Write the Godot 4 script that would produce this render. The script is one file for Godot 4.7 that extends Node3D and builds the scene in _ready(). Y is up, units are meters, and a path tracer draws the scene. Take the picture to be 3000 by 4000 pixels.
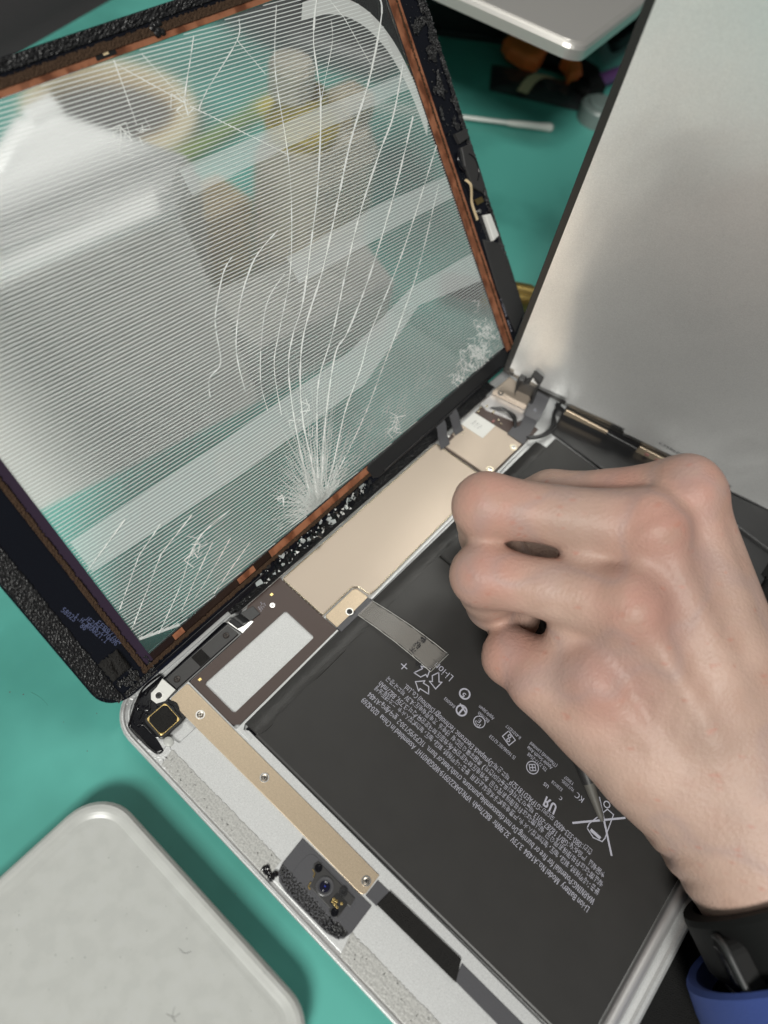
extends Node3D
# A repair bench seen from above: an opened tablet, its cracked touch glass, its display panel and a hand with a spudger.
# Lengths are written in millimetres and turned into metres when a mesh is committed.

const MM := 0.001
var M := {}
var rng := RandomNumberGenerator.new()


func _ready():
	rng.seed = 7
	var cam := Camera3D.new()
	cam.name = "camera"
	cam.near = 0.01
	cam.far = 20.0
	cam.transform = Transform3D(Basis(Vector3(0.65187922, 0.15452488, 0.74241198), Vector3(0.58161418, 0.52633349, -0.62024028), Vector3(-0.48659884, 0.83611908, 0.253232)).orthonormalized(), Vector3(-16.865, 241.38, 83.924) * MM)
	var lens := CameraAttributesPhysical.new()
	lens.frustum_focal_length = 24.9
	lens.frustum_focus_distance = 0.243
	lens.frustum_near = 0.01
	lens.frustum_far = 20.0
	lens.exposure_aperture = 8.0
	cam.attributes = lens
	cam.fov = 70.168
	add_child(cam)
	cam.current = true
	var env := Environment.new()
	env.background_mode = Environment.BG_COLOR
	env.background_color = Color(0.31, 0.315, 0.32)
	env.tonemap_mode = Environment.TONE_MAPPER_LINEAR
	env.tonemap_exposure = 0.95
	env.sdfgi_enabled = true
	env.ssao_enabled = true
	env.ssil_enabled = true
	var we := WorldEnvironment.new()
	we.name = "environment"
	we.environment = env
	add_child(we)
	make_materials()
	ceiling_lamps()
	bench()
	tablet()
	touch_glass()
	display_panel()
	things_behind_glass()
	things_far_right()
	tray()
	arm()
	small_things()


# ---------------------------------------------------------------- mesh collecting
class MB:
	var v := PackedVector3Array()
	var n := PackedVector3Array()
	var c := PackedColorArray()
	var uv := PackedVector2Array()
	var tint := Color.WHITE

	func tri(a: Vector3, b: Vector3, d: Vector3, na = null, nb = null, nd = null):
		var g := (d - a).cross(b - a)   # clockwise seen from the front
		if g.length_squared() < 1e-16:
			return
		var face := g.normalized()
		if na != null and face.dot(na + nb + nd) < 0.0:
			var t := b
			b = d
			d = t
			var tn = nb
			nb = nd
			nd = tn
		v.append(a)
		v.append(b)
		v.append(d)
		for q in [na, nb, nd]:
			n.append(face if q == null else q)
			c.append(tint)

	func quad(a: Vector3, b: Vector3, d: Vector3, e: Vector3, out = null):
		tri(a, b, d, out, out, out)
		tri(a, d, e, out, out, out)

	func quadn(a: Vector3, b: Vector3, d: Vector3, e: Vector3, na: Vector3, nb: Vector3, nd: Vector3, ne: Vector3):
		tri(a, b, d, na, nb, nd)
		tri(a, d, e, na, nd, ne)


# a frame is [origin, u axis, v axis, w axis (outwards)]
var FLAT := [Vector3.ZERO, Vector3.RIGHT, Vector3.BACK, Vector3.UP]


func at(f: Array, u: float, w2: float, h: float) -> Vector3:
	return f[0] + f[1] * u + f[2] * w2 + f[3] * h


func inset(p: PackedVector2Array, d: float) -> PackedVector2Array:
	var r := PackedVector2Array()
	var k := p.size()
	for i in k:
		var a := (p[i] - p[(i + k - 1) % k]).normalized()
		var b := (p[(i + 1) % k] - p[i]).normalized()
		var na := Vector2(-a.y, a.x)
		var nb := Vector2(-b.y, b.x)
		var m := na + nb
		var l := m.length_squared()
		r.append(p[i] + (m * (2.0 * d / l) if l > 0.3 else na * d))
	return r


func ccw(p: PackedVector2Array) -> PackedVector2Array:
	if Geometry2D.is_polygon_clockwise(p):
		var q := p.duplicate()
		q.reverse()
		p = q
	# the winding that makes inset() go inwards
	var area := 0.0
	for i in p.size():
		area += p[i].cross(p[(i + 1) % p.size()])
	if area < 0.0:
		p.reverse()
	return p


func cap(mb: MB, p: PackedVector2Array, h: float, f: Array, up: bool):
	var idx := Geometry2D.triangulate_polygon(p)
	var nn: Vector3 = f[3] if up else -f[3]
	for i in range(0, idx.size(), 3):
		mb.tri(at(f, p[idx[i]].x, p[idx[i]].y, h), at(f, p[idx[i + 1]].x, p[idx[i + 1]].y, h), at(f, p[idx[i + 2]].x, p[idx[i + 2]].y, h), nn, nn, nn)


func wall(mb: MB, p: PackedVector2Array, q: PackedVector2Array, h0: float, h1: float, f: Array):
	var k := p.size()
	for i in k:
		var j := (i + 1) % k
		var d := p[j] - p[i]
		if d.length() < 1e-6:
			continue
		var o := Vector2(d.y, -d.x).normalized()
		var lift := (p[i] - q[i]).length()
		var nn: Vector3 = (f[1] * o.x + f[2] * o.y) * absf(h1 - h0) + f[3] * lift
		nn = nn.normalized()
		mb.quad(at(f, p[i].x, p[i].y, h0), at(f, p[j].x, p[j].y, h0), at(f, q[j].x, q[j].y, h1), at(f, q[i].x, q[i].y, h1), nn)


func prism(mb: MB, poly, h0: float, h1: float, bevel := 0.0, f: Array = FLAT, bottom := false):
	var p := ccw(PackedVector2Array(poly))
	var b := minf(bevel, (h1 - h0) * 0.9)
	if b > 0.0:
		wall(mb, p, p, h0, h1 - b, f)
		var q := inset(p, b * 0.35)
		wall(mb, p, q, h1 - b, h1 - b * 0.3, f)
		var r := inset(p, b)
		wall(mb, q, r, h1 - b * 0.3, h1, f)
		cap(mb, r, h1, f, true)
	else:
		wall(mb, p, p, h0, h1, f)
		cap(mb, p, h1, f, true)
	if bottom:
		cap(mb, p, h0, f, false)


func rect(x0: float, y0: float, x1: float, y1: float) -> PackedVector2Array:
	return PackedVector2Array([Vector2(x0, y0), Vector2(x1, y0), Vector2(x1, y1), Vector2(x0, y1)])


func rrect(x0: float, y0: float, x1: float, y1: float, r: float, k := 5) -> PackedVector2Array:
	var p := PackedVector2Array()
	for q in [[x1 - r, y0 + r, -PI / 2], [x1 - r, y1 - r, 0.0], [x0 + r, y1 - r, PI / 2], [x0 + r, y0 + r, PI]]:
		for i in k + 1:
			var a: float = q[2] + PI / 2 * i / k
			p.append(Vector2(q[0] + r * cos(a), q[1] + r * sin(a)))
	return p


func disc(x: float, y: float, r: float, k := 24) -> PackedVector2Array:
	var p := PackedVector2Array()
	for i in k:
		p.append(Vector2(x + r * cos(TAU * i / k), y + r * sin(TAU * i / k)))
	return p


func lathe(mb: MB, prof: Array, f: Array, k := 24, sx := 1.0, sy := 1.0):
	# prof: [radius, height] pairs; smooth normals along it
	for j in prof.size() - 1:
		var a: Array = prof[j]
		var b: Array = prof[j + 1]
		var s := Vector2(b[1] - a[1], a[0] - b[0])
		if s.length() < 1e-7:
			continue
		s = s.normalized()
		for i in k:
			var t0 := TAU * i / k
			var t1 := TAU * (i + 1) / k
			var d0: Vector3 = f[1] * (cos(t0) * sx) + f[2] * (sin(t0) * sy)
			var d1: Vector3 = f[1] * (cos(t1) * sx) + f[2] * (sin(t1) * sy)
			var n0: Vector3 = (d0 * s.x + f[3] * s.y).normalized()
			var n1: Vector3 = (d1 * s.x + f[3] * s.y).normalized()
			mb.quadn(f[0] + d0 * a[0] + f[3] * a[1], f[0] + d1 * a[0] + f[3] * a[1], f[0] + d1 * b[0] + f[3] * b[1], f[0] + d0 * b[0] + f[3] * b[1], n0, n1, n1, n0)


func spline(pts: Array, per := 6) -> Array:
	var c := Curve3D.new()
	for i in pts.size():
		var a: Vector3 = pts[maxi(i - 1, 0)]
		var b: Vector3 = pts[mini(i + 1, pts.size() - 1)]
		c.add_point(pts[i], -(b - a) / 6.0, (b - a) / 6.0)
	var r := []
	for i in pts.size() - 1:
		for k in per:
			r.append(c.sample(i, float(k) / per))
	r.append(pts[-1])
	return r


func tube(mb: MB, pts: Array, r0: float, r1 := -1.0, k := 10, flat := 1.0, upv := Vector3.UP):
	if r1 < 0.0:
		r1 = r0
	var rings := []
	for i in pts.size():
		var t: Vector3 = (pts[mini(i + 1, pts.size() - 1)] - pts[maxi(i - 1, 0)]).normalized()
		var s := t.cross(upv)
		if s.length() < 0.01:
			s = t.cross(Vector3.RIGHT)
		s = s.normalized()
		var w := s.cross(t).normalized()
		var r := lerpf(r0, r1, float(i) / maxi(pts.size() - 1, 1))
		var ring := []
		for j in k:
			var a := TAU * j / k
			ring.append([pts[i] + s * (cos(a) * r) + w * (sin(a) * r * flat), (s * cos(a) * flat + w * sin(a)).normalized()])
		rings.append(ring)
	for i in pts.size() - 1:
		for j in k:
			var l := (j + 1) % k
			mb.quadn(rings[i][j][0], rings[i][l][0], rings[i + 1][l][0], rings[i + 1][j][0], rings[i][j][1], rings[i][l][1], rings[i + 1][l][1], rings[i + 1][j][1])
	for e in [0, pts.size() - 1]:
		var o: Vector3 = (pts[0] - pts[1] if e == 0 else pts[-1] - pts[-2]).normalized()
		for j in k:
			mb.tri(pts[e], rings[e][j][0], rings[e][(j + 1) % k][0], o, o, o)


func ribbon(mb: MB, pts: Array, wid: Vector3, thick: float, nn = null):
	# a thin band along pts, wid is half its width (a vector)
	for i in pts.size() - 1:
		var t: Vector3 = (pts[i + 1] - pts[i]).normalized()
		var o: Vector3 = t.cross(wid).normalized() * thick
		if nn != null and o.dot(nn) < 0.0:
			o = -o
		var a: Vector3 = pts[i]
		var b: Vector3 = pts[i + 1]
		mb.quad(a - wid + o, b - wid + o, b + wid + o, a + wid + o, o.normalized())
		mb.quad(a - wid - o, b - wid - o, b + wid - o, a + wid - o, -o.normalized())
		mb.quad(a - wid + o, b - wid + o, b - wid - o, a - wid - o, -wid.normalized())
		mb.quad(a + wid + o, b + wid + o, b + wid - o, a + wid - o, wid.normalized())
	var tt: Vector3 = (pts[1] - pts[0]).normalized()
	var oo: Vector3 = tt.cross(wid).normalized() * thick
	mb.quad(pts[0] - wid + oo, pts[0] + wid + oo, pts[0] + wid - oo, pts[0] - wid - oo, -tt)
	mb.quad(pts[-1] - wid + oo, pts[-1] + wid + oo, pts[-1] + wid - oo, pts[-1] - wid - oo, tt)


func patch(mb: MB, f: Array, u0: float, v0: float, u1: float, v1: float, nu: int, nv: int, hf: Callable):
	# a height field on a frame, with smooth normals; a height below -90 leaves a hole
	var p := []
	var nr := []
	var du := (u1 - u0) / nu
	var dv := (v1 - v0) / nv
	var hh := []
	for j in nv + 1:
		for i in nu + 1:
			hh.append(hf.call(u0 + du * i, v0 + dv * j))
	for j in nv + 1:
		for i in nu + 1:
			var u := u0 + du * i
			var w := v0 + dv * j
			var h: float = hh[j * (nu + 1) + i]
			p.append(at(f, u, w, h))
			var hl: float = hh[j * (nu + 1) + maxi(i - 1, 0)]
			var hr: float = hh[j * (nu + 1) + mini(i + 1, nu)]
			var hd: float = hh[maxi(j - 1, 0) * (nu + 1) + i]
			var hu: float = hh[mini(j + 1, nv) * (nu + 1) + i]
			nr.append((f[3] - f[1] * ((hr - hl) / (2 * du)) - f[2] * ((hu - hd) / (2 * dv))).normalized())
	for j in nv:
		for i in nu:
			var a := j * (nu + 1) + i
			var e := a + nu + 1
			if hh[a] < -90 or hh[a + 1] < -90 or hh[e] < -90 or hh[e + 1] < -90:
				continue
			mb.quadn(p[a], p[a + 1], p[e + 1], p[e], nr[a], nr[a + 1], nr[e + 1], nr[e])


# ---------------------------------------------------------------- naming and placing
func thing(called: String, label: String, category: String, base := Vector3.ZERO, group := "") -> Node3D:
	var o := Node3D.new()
	o.name = called
	o.position = base * MM
	tag(o, label, category, group)
	add_child(o, true)
	return o


func tag(o: Node, label: String, category := "", group := ""):
	o.set_meta("label", label)
	if category:
		o.set_meta("category", category)
	if group:
		o.set_meta("group", group)


func offset_of(parent: Node) -> Vector3:
	var s := Vector3.ZERO
	while parent != self:
		s += parent.position
		parent = parent.get_parent()
	return s


func free_name(parent: Node, called: String) -> String:
	if not parent.has_node(called):
		return called
	var k := 1
	while parent.has_node("%s_%03d" % [called, k]):
		k += 1
	return "%s_%03d" % [called, k]


func obj(called: String, mb: MB, m: Material, parent: Node, kind := "") -> MeshInstance3D:
	var sh := offset_of(parent)
	var v := PackedVector3Array()
	v.resize(mb.v.size())
	for i in v.size():
		v[i] = mb.v[i] * MM - sh
	var arr := []
	arr.resize(Mesh.ARRAY_MAX)
	arr[Mesh.ARRAY_VERTEX] = v
	arr[Mesh.ARRAY_NORMAL] = mb.n
	arr[Mesh.ARRAY_COLOR] = mb.c
	if mb.uv.size() == v.size():
		arr[Mesh.ARRAY_TEX_UV] = mb.uv
	var am := ArrayMesh.new()
	am.add_surface_from_arrays(Mesh.PRIMITIVE_TRIANGLES, arr)
	am.surface_set_material(0, m)
	var o := MeshInstance3D.new()
	o.name = free_name(parent, called)
	o.mesh = am
	if kind:
		o.set_meta("kind", kind)
	parent.add_child(o, true)
	return o


func write(called: String, what: String, f: Array, h_mm: float, w_mm: float, m: Material, parent: Node, font_name := "Droid Sans", weight := 400) -> float:
	# flat print: starts at the frame's origin, reads along u, its tops towards v; w_mm > 0 stretches it to that width
	var t := TextMesh.new()
	var sf := SystemFont.new()
	sf.font_names = PackedStringArray([font_name])
	sf.font_weight = weight
	t.font = sf
	t.text = what
	t.font_size = 32
	t.pixel_size = 0.01
	t.depth = 0.0
	t.curve_step = 2.0
	t.horizontal_alignment = HORIZONTAL_ALIGNMENT_LEFT
	t.vertical_alignment = VERTICAL_ALIGNMENT_BOTTOM
	t.material = m
	var box := t.get_aabb()
	var s := h_mm / 0.32 * MM
	var sx := s
	if w_mm > 0.0 and box.size.x > 0.0:
		sx = w_mm * MM / box.size.x
	var o := MeshInstance3D.new()
	o.name = free_name(parent, called)
	o.mesh = t
	o.transform = Transform3D(Basis(f[1] * sx, f[2] * s, f[3] * s), f[0] * MM - offset_of(parent))
	parent.add_child(o, true)
	return box.size.x * sx / MM


# ---------------------------------------------------------------- materials
func lin(r: float, g: float, b: float) -> Color:
	return Color(r, g, b).linear_to_srgb()


func noise_tex(kind: int, freq: float, sz := 256, normal := 0.0, octaves := 3, ramp = null, sd := 1) -> NoiseTexture2D:
	var fn := FastNoiseLite.new()
	fn.seed = sd
	fn.noise_type = kind
	fn.frequency = freq
	fn.fractal_octaves = octaves
	var t := NoiseTexture2D.new()
	t.width = sz
	t.height = sz
	t.seamless = true
	t.noise = fn
	if normal > 0.0:
		t.as_normal_map = true
		t.bump_strength = normal
	if ramp != null:
		var g := Gradient.new()
		g.offsets = PackedFloat32Array(ramp[0])
		g.colors = PackedColorArray(ramp[1])
		t.color_ramp = g
	return t


func mat(key: String, albedo: Color, rough: float, metal := 0.0, spec := 0.5) -> StandardMaterial3D:
	var m := StandardMaterial3D.new()
	m.resource_name = key
	m.albedo_color = albedo
	m.roughness = rough
	m.metallic = metal
	m.metallic_specular = spec
	M[key] = m
	return m


func triplanar(m: StandardMaterial3D, tile_mm: float):
	m.uv1_triplanar = true
	m.uv1_scale = Vector3.ONE * (1000.0 / tile_mm)


func bump(m: StandardMaterial3D, tex: Texture2D, depth_mm: float):
	m.heightmap_enabled = true
	m.heightmap_texture = tex
	m.heightmap_scale = depth_mm * 0.1


func grid_image() -> ImageTexture:
	# the weave of the conductive tape: small raised squares
	var im := Image.create(64, 64, false, Image.FORMAT_RGB8)
	for y in 64:
		for x in 64:
			var a := absf(sin(x * PI / 8.0)) * absf(sin(y * PI / 8.0))
			im.set_pixel(x, y, Color(a, a, a))
	return ImageTexture.create_from_image(im)


func make_materials():
	var fine := noise_tex(FastNoiseLite.TYPE_SIMPLEX_SMOOTH, 0.09, 256, 0.0, 4)
	var grain := noise_tex(FastNoiseLite.TYPE_CELLULAR, 0.12, 256, 0.0, 2)
	var W := Color.WHITE
	var m := mat("desk_mat", lin(0.098, 0.390, 0.335), 0.42, 0.0, 0.45)
	m.albedo_texture = noise_tex(FastNoiseLite.TYPE_SIMPLEX, 0.006, 512, 0.0, 5, [[0.0, 0.45, 0.6, 1.0], [Color(0.78, 0.81, 0.80), Color(0.93, 0.94, 0.94), W, W]], 3)
	triplanar(m, 420.0)
	bump(m, fine, 0.02)
	m = mat("aluminium", lin(0.80, 0.81, 0.81), 0.5, 0.7)
	m.albedo_texture = noise_tex(FastNoiseLite.TYPE_VALUE, 0.35, 256, 0.0, 2, [[0.0, 1.0], [Color(0.86, 0.86, 0.86), W]], 5)
	triplanar(m, 14.0)
	bump(m, grain, 0.02)
	m = mat("aluminium_edge", lin(0.62, 0.61, 0.61), 0.5, 0.8)
	triplanar(m, 30.0)
	bump(m, fine, 0.01)
	m = mat("residue", lin(0.52, 0.52, 0.51), 0.5, 0.3)
	m.albedo_texture = noise_tex(FastNoiseLite.TYPE_SIMPLEX, 0.03, 512, 0.0, 5, [[0.0, 0.2, 0.34, 0.6, 1.0], [Color(0.72, 0.72, 0.72), Color(0.85, 0.85, 0.85), Color(0.92, 0.92, 0.91), Color(0.96, 0.96, 0.95), W]], 9)
	triplanar(m, 14.0)
	bump(m, noise_tex(FastNoiseLite.TYPE_CELLULAR, 0.045, 256, 0.0, 3), 0.12)
	m = mat("board", lin(0.068, 0.046, 0.040), 0.42)
	triplanar(m, 20.0)
	bump(m, fine, 0.01)
	m = mat("shield", lin(0.535, 0.45, 0.37), 0.46, 0.6)
	triplanar(m, 9.0)
	bump(m, fine, 0.003)
	mat("shield_edge", lin(0.78, 0.70, 0.52), 0.25, 1.0)
	m = mat("brass_tape", lin(0.72, 0.59, 0.44), 0.42, 0.7)
	m.albedo_texture = noise_tex(FastNoiseLite.TYPE_VALUE, 0.3, 256, 0.0, 3, [[0.0, 1.0], [Color(0.82, 0.81, 0.79), W]], 6)
	triplanar(m, 8.0)
	bump(m, grid_image(), 0.012)
	m = mat("battery", lin(0.036, 0.035, 0.034), 0.42, 0.0, 0.4)
	m.albedo_texture = noise_tex(FastNoiseLite.TYPE_SIMPLEX, 0.02, 256, 0.0, 4, [[0.0, 1.0], [Color(0.96, 0.96, 0.96), W]], 15)
	triplanar(m, 70.0)
	bump(m, noise_tex(FastNoiseLite.TYPE_SIMPLEX_SMOOTH, 0.01, 256, 0.0, 3, null, 14), 0.04)
	m = mat("battery_tape", lin(0.036, 0.035, 0.034), 0.36, 0.0, 0.45)
	triplanar(m, 16.0)
	bump(m, grain, 0.05)
	m = mat("grey_film", lin(0.075, 0.075, 0.082), 0.4, 0.0, 0.5)
	triplanar(m, 20.0)
	bump(m, fine, 0.02)
	m = mat("black_plastic", lin(0.018, 0.018, 0.019), 0.33, 0.0, 0.5)
	triplanar(m, 20.0)
	bump(m, fine, 0.01)
	m = mat("bar_plastic", lin(0.04, 0.039, 0.039), 0.4, 0.0, 0.5)
	m = mat("black_gloss", lin(0.006, 0.006, 0.008), 0.12, 0.0, 0.5)
	m = mat("black_glue", lin(0.009, 0.009, 0.010), 0.36, 0.0, 0.5)
	triplanar(m, 15.0)
	bump(m, noise_tex(FastNoiseLite.TYPE_CELLULAR, 0.05, 256, 0.0, 4, null, 31), 0.28)
	m = mat("bezel_paint", lin(0.006, 0.007, 0.011), 0.14, 0.0, 0.5)
	m = mat("foam", lin(0.030, 0.029, 0.028), 0.95, 0.0, 0.2)
	triplanar(m, 7.0)
	bump(m, noise_tex(FastNoiseLite.TYPE_CELLULAR, 0.11, 256, 0.0, 3, null, 33), 0.5)
	m = mat("brown_foam", lin(0.105, 0.070, 0.048), 0.9, 0.0, 0.25)
	m.albedo_texture = noise_tex(FastNoiseLite.TYPE_SIMPLEX, 0.11, 256, 0.0, 4, [[0.0, 0.42, 0.6, 1.0], [Color(0.45, 0.43, 0.42), Color(0.65, 0.62, 0.6), Color(0.92, 0.88, 0.84), W]], 8)
	triplanar(m, 9.0)
	bump(m, grain, 0.3)
	m = mat("copper_film", lin(0.36, 0.15, 0.08), 0.3, 0.1, 0.5)
	m.albedo_texture = noise_tex(FastNoiseLite.TYPE_SIMPLEX, 0.02, 256, 0.0, 4, [[0.0, 0.35, 0.42, 0.6, 1.0], [Color(0.62, 0.58, 0.56), Color(0.72, 0.68, 0.66), Color(0.92, 0.88, 0.86), W, W]], 41)
	triplanar(m, 45.0)
	mat("dark_film", lin(0.022, 0.013, 0.010), 0.16, 0.1, 0.5)
	mat("violet_film", lin(0.045, 0.030, 0.052), 0.2, 0.2, 0.5)
	mat("gold", lin(0.75, 0.55, 0.22), 0.3, 1.0)
	mat("silver", lin(0.75, 0.74, 0.72), 0.3, 1.0)
	mat("screw_dark", lin(0.07, 0.06, 0.055), 0.35, 0.6)
	mat("screw_light", lin(0.72, 0.66, 0.58), 0.26, 1.0)
	mat("black_hole", lin(0.004, 0.004, 0.004), 0.6)
	mat("print_light", lin(0.44, 0.44, 0.51), 0.6, 0.0, 0.3)
	mat("print_dim", lin(0.11, 0.13, 0.24), 0.6, 0.0, 0.3)
	mat("print_dark", lin(0.02, 0.02, 0.025), 0.7, 0.0, 0.3)
	mat("print_grey", lin(0.16, 0.155, 0.16), 0.7, 0.0, 0.3)
	mat("paper", lin(0.72, 0.72, 0.69), 0.7, 0.0, 0.3)
	mat("paper_grey", lin(0.30, 0.30, 0.29), 0.7, 0.0, 0.3)
	m = mat("clear_tape", Color(0.82, 0.80, 0.77, 0.26), 0.3, 0.0, 0.6)
	m.transparency = BaseMaterial3D.TRANSPARENCY_ALPHA
	m = mat("tape_edge", Color(0.86, 0.86, 0.84, 0.8), 0.35)
	m.transparency = BaseMaterial3D.TRANSPARENCY_ALPHA
	m = mat("frosted", Color(1, 1, 1, 0.0), 0.115, 0.0, 0.5)
	m.refraction_enabled = true
	m.refraction_scale = 0.05
	m = mat("pale_band", Color(0.92, 0.94, 0.94, 0.42), 0.4, 0.0, 0.5)
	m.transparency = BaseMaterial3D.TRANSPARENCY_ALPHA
	m = mat("clear_glass", Color(1, 1, 1, 0.02), 0.06, 0.0, 0.5)
	m.transparency = BaseMaterial3D.TRANSPARENCY_ALPHA
	m = mat("film", Color(0.86, 0.88, 0.88, 0.075), 0.4, 0.0, 0.5)
	m.transparency = BaseMaterial3D.TRANSPARENCY_ALPHA
	m = mat("film_line", Color(0.95, 0.97, 0.96, 0.80), 0.45, 0.0, 0.5)
	m.transparency = BaseMaterial3D.TRANSPARENCY_ALPHA
	m = mat("crack", Color(0.97, 0.98, 0.97, 0.95), 0.35, 0.0, 0.6)
	m.transparency = BaseMaterial3D.TRANSPARENCY_ALPHA
	m = mat("crack_faint", Color(0.97, 0.98, 0.97, 0.6), 0.35, 0.0, 0.6)
	m.transparency = BaseMaterial3D.TRANSPARENCY_ALPHA
	m = mat("shard", Color(0.9, 0.93, 0.93, 0.35), 0.1, 0.0, 0.7)
	m.transparency = BaseMaterial3D.TRANSPARENCY_ALPHA
	mat("shard_black", lin(0.008, 0.009, 0.011), 0.08, 0.0, 0.6)
	m = mat("panel_back", lin(0.90, 0.905, 0.895), 0.32, 0.58)
	m.albedo_texture = noise_tex(FastNoiseLite.TYPE_VALUE, 0.4, 256, 0.0, 2, [[0.0, 1.0], [Color(0.9, 0.9, 0.9), W]], 52)
	triplanar(m, 24.0)
	bump(m, noise_tex(FastNoiseLite.TYPE_VALUE, 0.4, 256, 0.0, 3, null, 53), 0.03)
	m = mat("panel_frame", lin(0.018, 0.017, 0.016), 0.4)
	m = mat("skin", Color.WHITE, 0.5, 0.0, 0.42)
	m.vertex_color_use_as_albedo = true
	triplanar(m, 22.0)
	bump(m, noise_tex(FastNoiseLite.TYPE_CELLULAR, 0.075, 256, 0.0, 4, null, 61), 0.22)
	m = mat("spudger", lin(0.022, 0.021, 0.021), 0.5)
	triplanar(m, 12.0)
	bump(m, fine, 0.05)
	mat("spudger_tip", lin(0.09, 0.085, 0.075), 0.6)
	m = mat("sleeve", lin(0.05, 0.085, 0.30), 0.85, 0.0, 0.3)
	m.rim_enabled = true
	m.rim = 0.4
	triplanar(m, 6.0)
	bump(m, noise_tex(FastNoiseLite.TYPE_CELLULAR, 0.1, 256, 0.0, 2, null, 71), 0.25)
	m = mat("rubber", lin(0.008, 0.008, 0.008), 0.65, 0.0, 0.3)
	mat("watch_metal", lin(0.045, 0.045, 0.046), 0.5, 0.3)
	m = mat("tray_plastic", lin(0.475, 0.485, 0.47), 0.32, 0.0, 0.5)
	m.albedo_texture = noise_tex(FastNoiseLite.TYPE_SIMPLEX, 0.02, 512, 0.0, 5, [[0.0, 0.12, 0.3, 0.6, 1.0], [Color(0.93, 0.93, 0.93), Color(0.97, 0.97, 0.965), Color(0.97, 0.97, 0.965), Color(0.99, 0.99, 0.985), W]], 82)
	triplanar(m, 90.0)
	bump(m, noise_tex(FastNoiseLite.TYPE_SIMPLEX_SMOOTH, 0.012, 256, 0.0, 3, null, 81), 0.04)
	mat("speck", lin(0.10, 0.10, 0.10), 0.6)
	m = mat("cloth_black", lin(0.012, 0.012, 0.012), 0.85, 0.0, 0.3)
	triplanar(m, 10.0)
	bump(m, grain, 0.35)
	m = mat("cloth_grey", lin(0.045, 0.043, 0.045), 0.85, 0.0, 0.3)
	triplanar(m, 8.0)
	bump(m, grid_image(), 0.15)
	mat("machine_grey", lin(0.60, 0.60, 0.575), 0.6)
	mat("machine_white", lin(0.9, 0.91, 0.91), 0.45)
	mat("cream", lin(0.72, 0.64, 0.46), 0.5)
	mat("bottle_beige", lin(0.86, 0.80, 0.66), 0.5)
	mat("yellow", lin(0.75, 0.58, 0.10), 0.45)
	mat("tan", lin(0.66, 0.52, 0.32), 0.8)
	mat("olive", lin(0.20, 0.30, 0.07), 0.5)
	mat("pink", lin(0.35, 0.16, 0.15), 0.5)
	mat("cotton", lin(0.75, 0.74, 0.70), 0.95, 0.0, 0.2)
	mat("orange", lin(0.95, 0.21, 0.045), 0.45)
	mat("purple", lin(0.13, 0.05, 0.18), 0.5)
	m = mat("brass_knurl", lin(0.62, 0.45, 0.16), 0.32, 1.0)
	mat("charcoal", lin(0.03, 0.031, 0.034), 0.35)
	mat("translucent_white", lin(0.16, 0.2, 0.19), 0.4)
	m = mat("laptop_metal", lin(0.62, 0.60, 0.57), 0.4, 0.6)
	triplanar(m, 20.0)
	bump(m, fine, 0.01)
	m = mat("lamp_glow", Color(1, 1, 0.97), 0.6)
	m.emission_enabled = true
	m.emission = Color(1.0, 0.99, 0.95)
	m.emission_energy_multiplier = 1.2
	mat("lamp_body", lin(0.6, 0.6, 0.6), 0.5)


# ---------------------------------------------------------------- lamps and bench
func ceiling_lamps():
	# rows of panels on the workshop ceiling, 1.8 m above the bench; the first is an added weak fill, the narrow one mirrors in the glass
	var k := 0
	for row in [[300, 1500, -620, 400, 0.7], [-1750, -950, 640, 560, 7.6], [760, 1620, 1900, 110, 0.13]]:
		var x0: float = row[0]
		var x1: float = row[1]
		var z: float = row[2]
		var w: float = row[3]
		var t := thing("ceiling_lamp", ["added dim fill panel above the far right of the bench", "bright square panel lamp over the left side of the bench", "narrow ceiling lamp over the next bench"][k], "lamp", Vector3((x0 + x1) / 2, 1800, z), "lamps of the workshop ceiling")
		var mb := MB.new()
		prism(mb, rect(x0, z - w / 2, x1, z + w / 2), 1806, 1860, 0.0, FLAT, true)
		obj("lamp_housing", mb, M.lamp_body, t)
		mb = MB.new()
		prism(mb, rect(x0 + 6, z - w / 2 + 6, x1 - 6, z + w / 2 - 6), 1800, 1805, 0.0, FLAT, true)
		obj("lamp_panel", mb, M.lamp_glow, t)
		var l := AreaLight3D.new()
		l.name = "panel_light"
		l.area_size = Vector2((x1 - x0) * MM, w * MM)
		l.light_energy = row[4]
		l.light_color = Color(1.0, 0.995, 0.97)
		l.shadow_enabled = true
		l.set("area_range", 12.0)
		l.transform = Transform3D(Basis(Vector3.RIGHT, Vector3(0, 0, -1), Vector3(0, 1, 0)), Vector3(0, -0.006, 0))
		t.add_child(l, true)
		k += 1


func bench():
	var mb := MB.new()
	prism(mb, rrect(-700, -1100, 1300, 196, 6), -3, 0, 0.8)
	var o := obj("desk_mat", mb, M.desk_mat, self, "structure")
	tag(o, "green rubber work mat covering the bench")
	mb = MB.new()
	prism(mb, rect(-900, -1200, 1500, 900), -40, -3.2, 0.0)
	o = obj("bench_top", mb, M.cloth_black, self, "structure")
	tag(o, "dark bench top under the green mat")


# ---------------------------------------------------------------- the opened tablet
func V(x: float, y: float) -> Vector2:
	return Vector2(x, y)


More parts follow.
